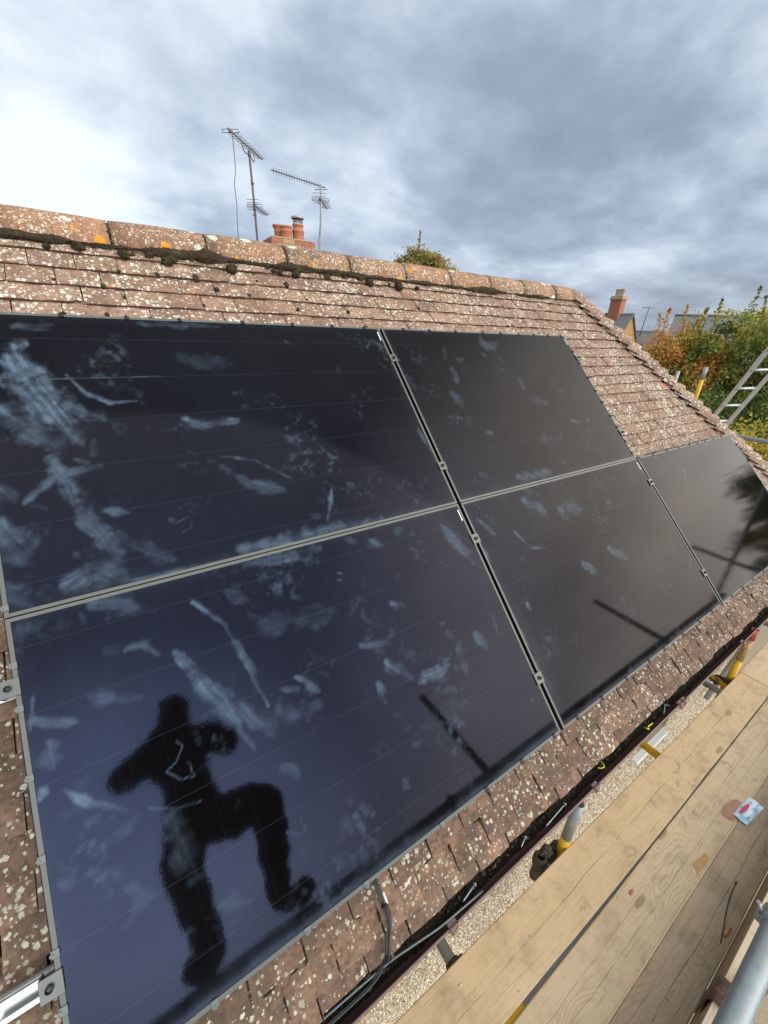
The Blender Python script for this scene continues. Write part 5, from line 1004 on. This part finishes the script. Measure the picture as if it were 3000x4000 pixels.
# ------------------------------------------------------------------ trees
k = NM('bark', 0.95, 0.1); n = k.noise(k.pos((3, 3, 0.6)), 8, 5, 0.7); k.col(k.mix(n, (0.05, 0.038, 0.028), (0.13, 0.10, 0.075))); k.bump(n, 0.5, 0.02); MT_BARK = k.m
k = NM('leaves', 0.55, 0.3); tl = k.node('ShaderNodeBsdfTranslucent'); mx = k.node('ShaderNodeMixShader'); mx.inputs[0].default_value = 0.45
tint = k.attr('tint', 'Color'); k.col(tint); k.l.new(tint, tl.inputs[0]); k.l.new(k.p.outputs[0], mx.inputs[1]); k.l.new(tl.outputs[0], mx.inputs[2]); k.l.new(mx.outputs[0], k.n['Material Output'].inputs[0]); MT_LEAF = k.m
def tree(name, label, base, lobes, nleaf, size, pal, wts, trunk_r=0.22, cl=0.55, sparse_top=0.0, seed=1, wisps=0, group='trees beyond the hip'):
    """lobes: (centre, radii) of the crown; leaves gather in clumps inside them; limbs run to the clumps"""
    g_ = np.random.default_rng(seed); o = empty(name, base, label, 'tree', group); base = Vector(base)
    vol = np.array([l[1][0] * l[1][1] * l[1][2] for l in lobes]); ncl = max(40, nleaf // 110); cen = []
    for i in g_.choice(len(lobes), ncl, p=vol / vol.sum()):
        c0, rd = lobes[i]; d = g_.normal(size=3); d /= np.linalg.norm(d); r = g_.uniform(0.25, 1.0) ** 0.45
        cen.append(np.array(c0) + d * np.array(rd) * r)
    cen = np.array(cen); per = nleaf // ncl; sc_ = g_.uniform(0.55, 1.25, ncl) * cl
    P_ = np.repeat(cen, per, 0) + g_.normal(size=(ncl * per, 3)) * np.repeat(sc_, per)[:, None] * np.array((0.5, 0.5, 0.38))
    tc_ = np.repeat(g_.choice(len(pal), ncl, p=wts), per); swap = g_.random(len(P_)) < 0.22; tc_[swap] = g_.choice(len(pal), swap.sum(), p=wts)
    b = B(); top = max(c0[2] + rd[2] * 0.3 for c0, rd in lobes); mid = np.mean([l[0] for l in lobes], 0)
    b.tube(smooth_path([base, base + Vector((0.1, 0.05, (top - base.z) * 0.35)), Vector((mid[0], mid[1], base.z + (top - base.z) * 0.7)), Vector((mid[0], mid[1], top))], 5), list(np.linspace(trunk_r, 0.03, 16)), 9, cap=False)
    for q in cen[g_.choice(ncl, min(ncl, 46), replace=False)]:
        z0 = base.z + (q[2] - base.z) * g_.uniform(0.45, 0.72); p0 = Vector((base.x + (mid[0] - base.x) * 0.8, base.y + (mid[1] - base.y) * 0.8, z0)); m_ = p0.lerp(Vector(q), 0.55) + Vector((0, 0, 0.25)); b.tube(smooth_path([p0, m_, Vector(q)], 4), list(np.linspace(trunk_r * 0.26, 0.012, 9)), 5, cap=False)
    for i in range(wisps):
        c0, rd = lobes[int(g_.integers(len(lobes)))]; a = g_.uniform(0, 6.28); rr_ = g_.uniform(0.1, 0.8); x, y = c0[0] + rd[0] * rr_ * math.cos(a), c0[1] + rd[1] * rr_ * math.sin(a); z0 = c0[2] + rd[2] * 0.55; h = rd[2] * g_.uniform(0.55, 0.95)
        tip = Vector((x + g_.normal() * 0.25, y + g_.normal() * 0.25, z0 + h)); b.tube([Vector((x, y, z0 - 0.4)), Vector((x, y, z0)), tip], [0.03, 0.02, 0.006], 4, cap=False)
        nw = int(60 + 50 * g_.random()); t = g_.random(nw) ** 0.7; Q = np.array((x, y, z0))[None] * (1 - t[:, None]) + np.array(tip)[None] * t[:, None] + g_.normal(size=(nw, 3)) * 0.14 * (1.15 - t[:, None]); P_ = np.concatenate([P_, Q]); tc_ = np.concatenate([tc_, g_.choice(len(pal), nw, p=wts)])
    put('trunk', b, MT_BARK, o); n = len(P_)
    a = g_.normal(size=(n, 3)); a /= np.linalg.norm(a, axis=1)[:, None]; c_ = g_.normal(size=(n, 3)) + np.array((0, 0, 0.0)); c_ -= a * (a * c_).sum(1)[:, None]; c_ /= np.linalg.norm(c_, axis=1)[:, None]
    s_ = size * g_.uniform(0.6, 1.3, n)[:, None]; nr = np.cross(a, c_)
    V_ = np.stack([P_ - a * s_ * 0.5, P_ + c_ * s_ * 0.30 + nr * s_ * 0.08, P_ + a * s_ * 0.55, P_ - c_ * s_ * 0.30 + nr * s_ * 0.08], 1).reshape(-1, 3)
    F_ = np.arange(n * 4).reshape(n, 4); col_ = np.clip(np.array(pal)[tc_] * g_.uniform(1.15, 2.2, (n, 1)), 0, 0.8)
    put('crown', fast_mesh('crown', V_, F_, MT_LEAF, False, {'tint': ('POINT', np.repeat(col_, 4, 0))}), None, o)
    return o
ORG = [(0.42, 0.19, 0.045), (0.36, 0.18, 0.05), (0.44, 0.25, 0.06), (0.27, 0.17, 0.05), (0.17, 0.15, 0.04)]
GRN = [(0.085, 0.115, 0.025), (0.13, 0.16, 0.035), (0.20, 0.20, 0.045), (0.045, 0.065, 0.016), (0.30, 0.25, 0.045)]
YEL = [(0.42, 0.32, 0.045), (0.33, 0.27, 0.05), (0.18, 0.19, 0.035), (0.48, 0.30, 0.04), (0.09, 0.11, 0.025)]
tree('rowan_tree', 'sparse orange-brown autumn tree between the far house and the green trees', (22.0, 8.6, GZ), [((22.2, 8.5, -0.3), (1.7, 1.5, 1.8)), ((21.6, 7.5, -1.5), (1.8, 1.7, 2.2)), ((21.8, 9.4, -2.2), (1.5, 1.3, 1.7))], 22000, 0.135, ORG, (0.3, 0.25, 0.2, 0.15, 0.1), seed=3, wisps=10)
tree('field_maple', 'tall olive-green tree in front of the long slate roof at right', (23.5, 6.6, GZ), [((23.6, 6.6, -0.5), (3.0, 3.0, 2.7)), ((22.2, 7.8, -1.6), (2.3, 2.3, 2.6)), ((23.0, 4.6, -1.0), (2.6, 2.6, 2.9)), ((22.6, 2.6, -1.4), (2.6, 2.6, 3.0))], 60000, 0.155, GRN, (0.16, 0.26, 0.30, 0.08, 0.20), seed=5, wisps=12)
tree('golden_shrub_tree', 'low yellow-leaved tree below the ladder at the right edge', (14.0, 2.2, GZ), [((13.9, 2.2, -2.7), (1.6, 1.6, 1.4)), ((14.4, 1.1, -2.4), (1.5, 1.5, 1.5)), ((14.2, 3.2, -3.4), (1.6, 1.6, 1.3))], 22000, 0.105, YEL, (0.3, 0.25, 0.2, 0.15, 0.1), seed=8, trunk_r=0.14, cl=0.4, wisps=4)
tree('dark_hedge_tree', 'dark green tree filling the gap below the orange and olive trees', (17.5, 4.6, GZ), [((17.6, 5.0, -2.9), (2.4, 2.4, 2.2)), ((17.0, 6.6, -3.0), (2.2, 2.2, 2.0)), ((18.2, 3.0, -2.8), (2.4, 2.4, 2.2)), ((16.0, 4.0, -4.0), (2.2, 2.2, 1.7))], 42000, 0.125, GRN, (0.3, 0.25, 0.08, 0.32, 0.05), seed=9, trunk_r=0.18, cl=0.5)
tree('ash_tree', 'round olive tree top peeping over the ridge right of the aerials', (22.5, 29.5, GZ), [((22.5, 29.5, 4.6), (2.5, 2.5, 2.2)), ((20.9, 30.5, 4.0), (1.5, 1.5, 1.6)), ((24.4, 28.3, 3.9), (1.6, 1.6, 1.6))], 20000, 0.22, [(0.24, 0.21, 0.065), (0.18, 0.18, 0.055), (0.30, 0.23, 0.075), (0.24, 0.16, 0.06)], (0.35, 0.3, 0.2, 0.15), seed=11, wisps=4, group='trees behind the ridge')
tree('street_tree', 'tall dark tree outside the frame reflected in the farthest panel', (23.0, -6.0, GZ), [((23.0, -5.6, 1.4), (3.2, 2.8, 2.8)), ((22.0, -7.4, 0.2), (2.6, 2.6, 2.4)), ((22.6, -4.0, 1.2), (2.3, 2.0, 2.4))], 16000, 0.26, GRN, (0.25, 0.25, 0.15, 0.25, 0.1), seed=13, group='trees in the street')
# ------------------------------------------------------------------ the person taking the picture
def person():
    o = empty('person', (-1.40, -1.512, -0.476), 'person in dark work clothes holding up a phone, reflected in the nearest panel', 'person')
    J = {}; bm = bmesh.new(); sk = bm.verts.layers.skin.verify()
    def jv(n, p, r, par=None):
        q = bm.verts.new(p); q[sk].radius = (r, r) if not isinstance(r, tuple) else r; J[n] = q
        if par: bm.edges.new((J[par], q))
    jv('pelvis', (-1.455, -1.690, 0.27), (0.185, 0.145)); J['pelvis'][sk].use_root = True
    jv('waist', (-1.46, -1.690, 0.42), (0.185, 0.140), 'pelvis'); jv('chest', (-1.465, -1.680, 0.60), (0.210, 0.150), 'waist'); jv('collar', (-1.465, -1.660, 0.755), (0.155, 0.110), 'chest')
    jv('neck', (-1.462, -1.640, 0.83), 0.082, 'collar'); jv('chin', (-1.455, -1.610, 0.885), 0.086, 'neck'); jv('head', (-1.452, -1.610, 0.975), 0.098, 'chin'); jv('crown', (-1.450, -1.618, 1.055), 0.066, 'head')
    Mp_ = Matrix(((cr.x, cu.x, -cf.x, CAM.x), (cr.y, cu.y, -cf.y, CAM.y), (cr.z, cu.z, -cf.z, CAM.z), (0, 0, 0, 1)))
    H = lambda x, y, z: Mp_ @ Vector((x, y, z))
    for s_, nm, sh, el in ((-1, 'l', (-1.665, -1.665, 0.725), (-1.80, -1.56, 0.575)), (1, 'r', (-1.275, -1.665, 0.715), (-1.170, -1.58, 0.500))):
        wr, pa = H(s_ * 0.098, -0.165, 0.105), H(s_ * 0.064, -0.090, 0.050)
        jv('sh' + nm, sh, 0.098, 'collar'); jv('ua' + nm, Vector(sh).lerp(Vector(el), 0.5), 0.084, 'sh' + nm); jv('el' + nm, el, 0.072, 'ua' + nm); jv('fa' + nm, Vector(el).lerp(wr, 0.4), 0.062, 'el' + nm); jv('wr' + nm, wr, 0.030, 'fa' + nm); jv('pa' + nm, pa, (0.032, 0.020), 'wr' + nm)
    for s_, nm, hp, kn, an, hl, bl, to in ((-1, 'l', (-1.535, -1.690, 0.185), (-1.535, -1.43, -0.115), (-1.490, -1.595, -0.390), (-1.478, -1.615, -0.375), (-1.535, -1.500, -0.438), (-1.575, -1.410, -0.445)), (1, 'r', (-1.375, -1.690, 0.185), (-1.130, -1.36, -0.040), (-1.205, -1.565, -0.385), (-1.215, -1.590, -0.372), (-1.140, -1.495, -0.438), (-1.075, -1.420, -0.445))):
        jv('hp' + nm, hp, 0.118, 'pelvis'); jv('th' + nm, Vector(hp).lerp(Vector(kn), 0.5), 0.108, 'hp' + nm); jv('kn' + nm, kn, 0.086, 'th' + nm); jv('ca' + nm, Vector(kn).lerp(Vector(an), 0.4) + Vector((0, -0.01, 0)), 0.078, 'kn' + nm); jv('an' + nm, an, 0.062, 'ca' + nm); jv('ba' + nm, bl, (0.056, 0.045), 'an' + nm); jv('to' + nm, to, (0.046, 0.038), 'ba' + nm)
    # fingers: four lie along the long edge of the phone, the thumb leaves the side of the palm behind it
    for nm, sx_ in (('l', -1), ('r', 1)):
        for i, (dy, ln) in enumerate(((0.030, 0.030), (0.011, 0.034), (-0.008, 0.032), (-0.026, 0.026))):
            p0 = H(sx_ * 0.057, -0.075 + dy, 0.036); p1 = H(sx_ * 0.051, -0.072 + dy, 0.024); p2 = H(sx_ * 0.0475, -0.070 + dy, 0.0245 - ln * 0.2)
            jv('f%s%da' % (nm, i), p0, 0.0085, 'pa' + nm); jv('f%s%db' % (nm, i), p1, 0.0080, 'f%s%da' % (nm, i)); jv('f%s%dc' % (nm, i), p2, 0.0072, 'f%s%db' % (nm, i))
        jv('t%sa' % nm, H(sx_ * 0.060, -0.115, 0.060), 0.0115, 'wr' + nm); jv('t%sb' % nm, H(sx_ * 0.040, -0.092, 0.046), 0.0100, 't%sa' % nm); jv('t%sc' % nm, H(sx_ * 0.022, -0.078, 0.032), 0.0085, 't%sb' % nm)
    me = bpy.data.meshes.new('body_skeleton'); bm.to_mesh(me); bm.free()
    tmp = bpy.data.objects.new('body_tmp', me); COL.objects.link(tmp)
    m = tmp.modifiers.new('skin', 'SKIN'); m.use_smooth_shade = True; m.branch_smoothing = 0.3
    m2 = tmp.modifiers.new('sub', 'SUBSURF'); m2.levels = 2; m2.render_levels = 2
    dg = bpy.context.evaluated_depsgraph_get(); body = bpy.data.meshes.new_from_object(tmp.evaluated_get(dg)); body.name = 'body'
    bpy.data.objects.remove(tmp); body.materials.clear()
    for mt in (plain('dark_workwear', (0.016, 0.017, 0.021), 0.9, var=0.2, sc=20, bump=0.3), plain('skin', (0.42, 0.24, 0.17), 0.55, var=0.06), plain('dark_trousers', (0.022, 0.022, 0.024), 0.9, var=0.2, sc=25, bump=0.3), plain('work_boot', (0.030, 0.022, 0.016), 0.7, var=0.2)): body.materials.append(mt)
    for p in body.polygons:
        c = p.center; hand = (c - CAM).length < 0.185; head = c.z > 0.835 and abs(c.x + 1.455) < 0.13
        p.material_index = 1 if (hand or head) else (3 if c.z < -0.36 else (2 if c.z < 0.30 else 0)); p.use_smooth = True
    for q in body.vertices:                                        # folds in the work clothes
        c = q.co
        if (c - CAM).length > 0.2 and c.z < 0.80 and c.z > -0.36:
            d = math.sin(31 * c.x + 9 * c.z + 3 * math.sin(17 * c.y)) * math.sin(27 * c.z - 14 * c.x + 2 * math.sin(23 * c.x)); q.co = c + q.normal * (0.012 * d)
    reg(bpy.data.objects.new('body', body), o)
    b = B(); b.blob((-1.450, -1.625, 1.005), (0.098, 0.110, 0.100), 3, 0.05, seed=4)
    b.v = [q if not (q[1] > -1.56 and q[2] < 1.045) else (q[0], min(q[1], -1.575), q[2]) for q in b.v]; put('hair', b, plain('dark_hair', (0.025, 0.018, 0.013), 0.7, var=0.3, sc=60), o)
    b = B(); b.blob((-1.452, -1.515, 0.955), (0.014, 0.020, 0.022), 2, 0.05, seed=1); put('nose', b, body.materials[1], o)
    for s_ in (-1, 1):
        b = B(); b.blob((-1.451 + s_ * 0.034, -1.532, 0.985), (0.012, 0.007, 0.007), 2, 0.02, seed=2); put('eye', b, plain('eye_white', (0.5, 0.48, 0.45), 0.3), o)
        b = B(); b.blob((-1.451 + s_ * 0.088, -1.610, 0.965), (0.012, 0.022, 0.032), 2, 0.08, seed=3); put('ear', b, body.materials[1], o)
    b = B(); b.blob((-1.453, -1.528, 0.915), (0.026, 0.008, 0.007), 2, 0.05, seed=6); put('mouth', b, plain('lips', (0.34, 0.13, 0.11), 0.5), o)
person()
ph = empty('phone', CAM - cf * 0.02, 'black phone held up by the photographer', 'phone')
Mp = Matrix(((cr.x, cu.x, -cf.x, CAM.x), (cr.y, cu.y, -cf.y, CAM.y), (cr.z, cu.z, -cf.z, CAM.z), (0, 0, 0, 1)))
b = B(); b.box((-0.038, -0.125, 0.010), (0.038, 0.030, 0.019), M=Mp, bev=0.003); put('case', b, MT_BLACK, ph)
b = B(); b.box((-0.034, -0.006, 0.0075), (0.034, 0.018, 0.0098), M=Mp, bev=0.001); put('camera_bar', b, MT_BOLT, ph)
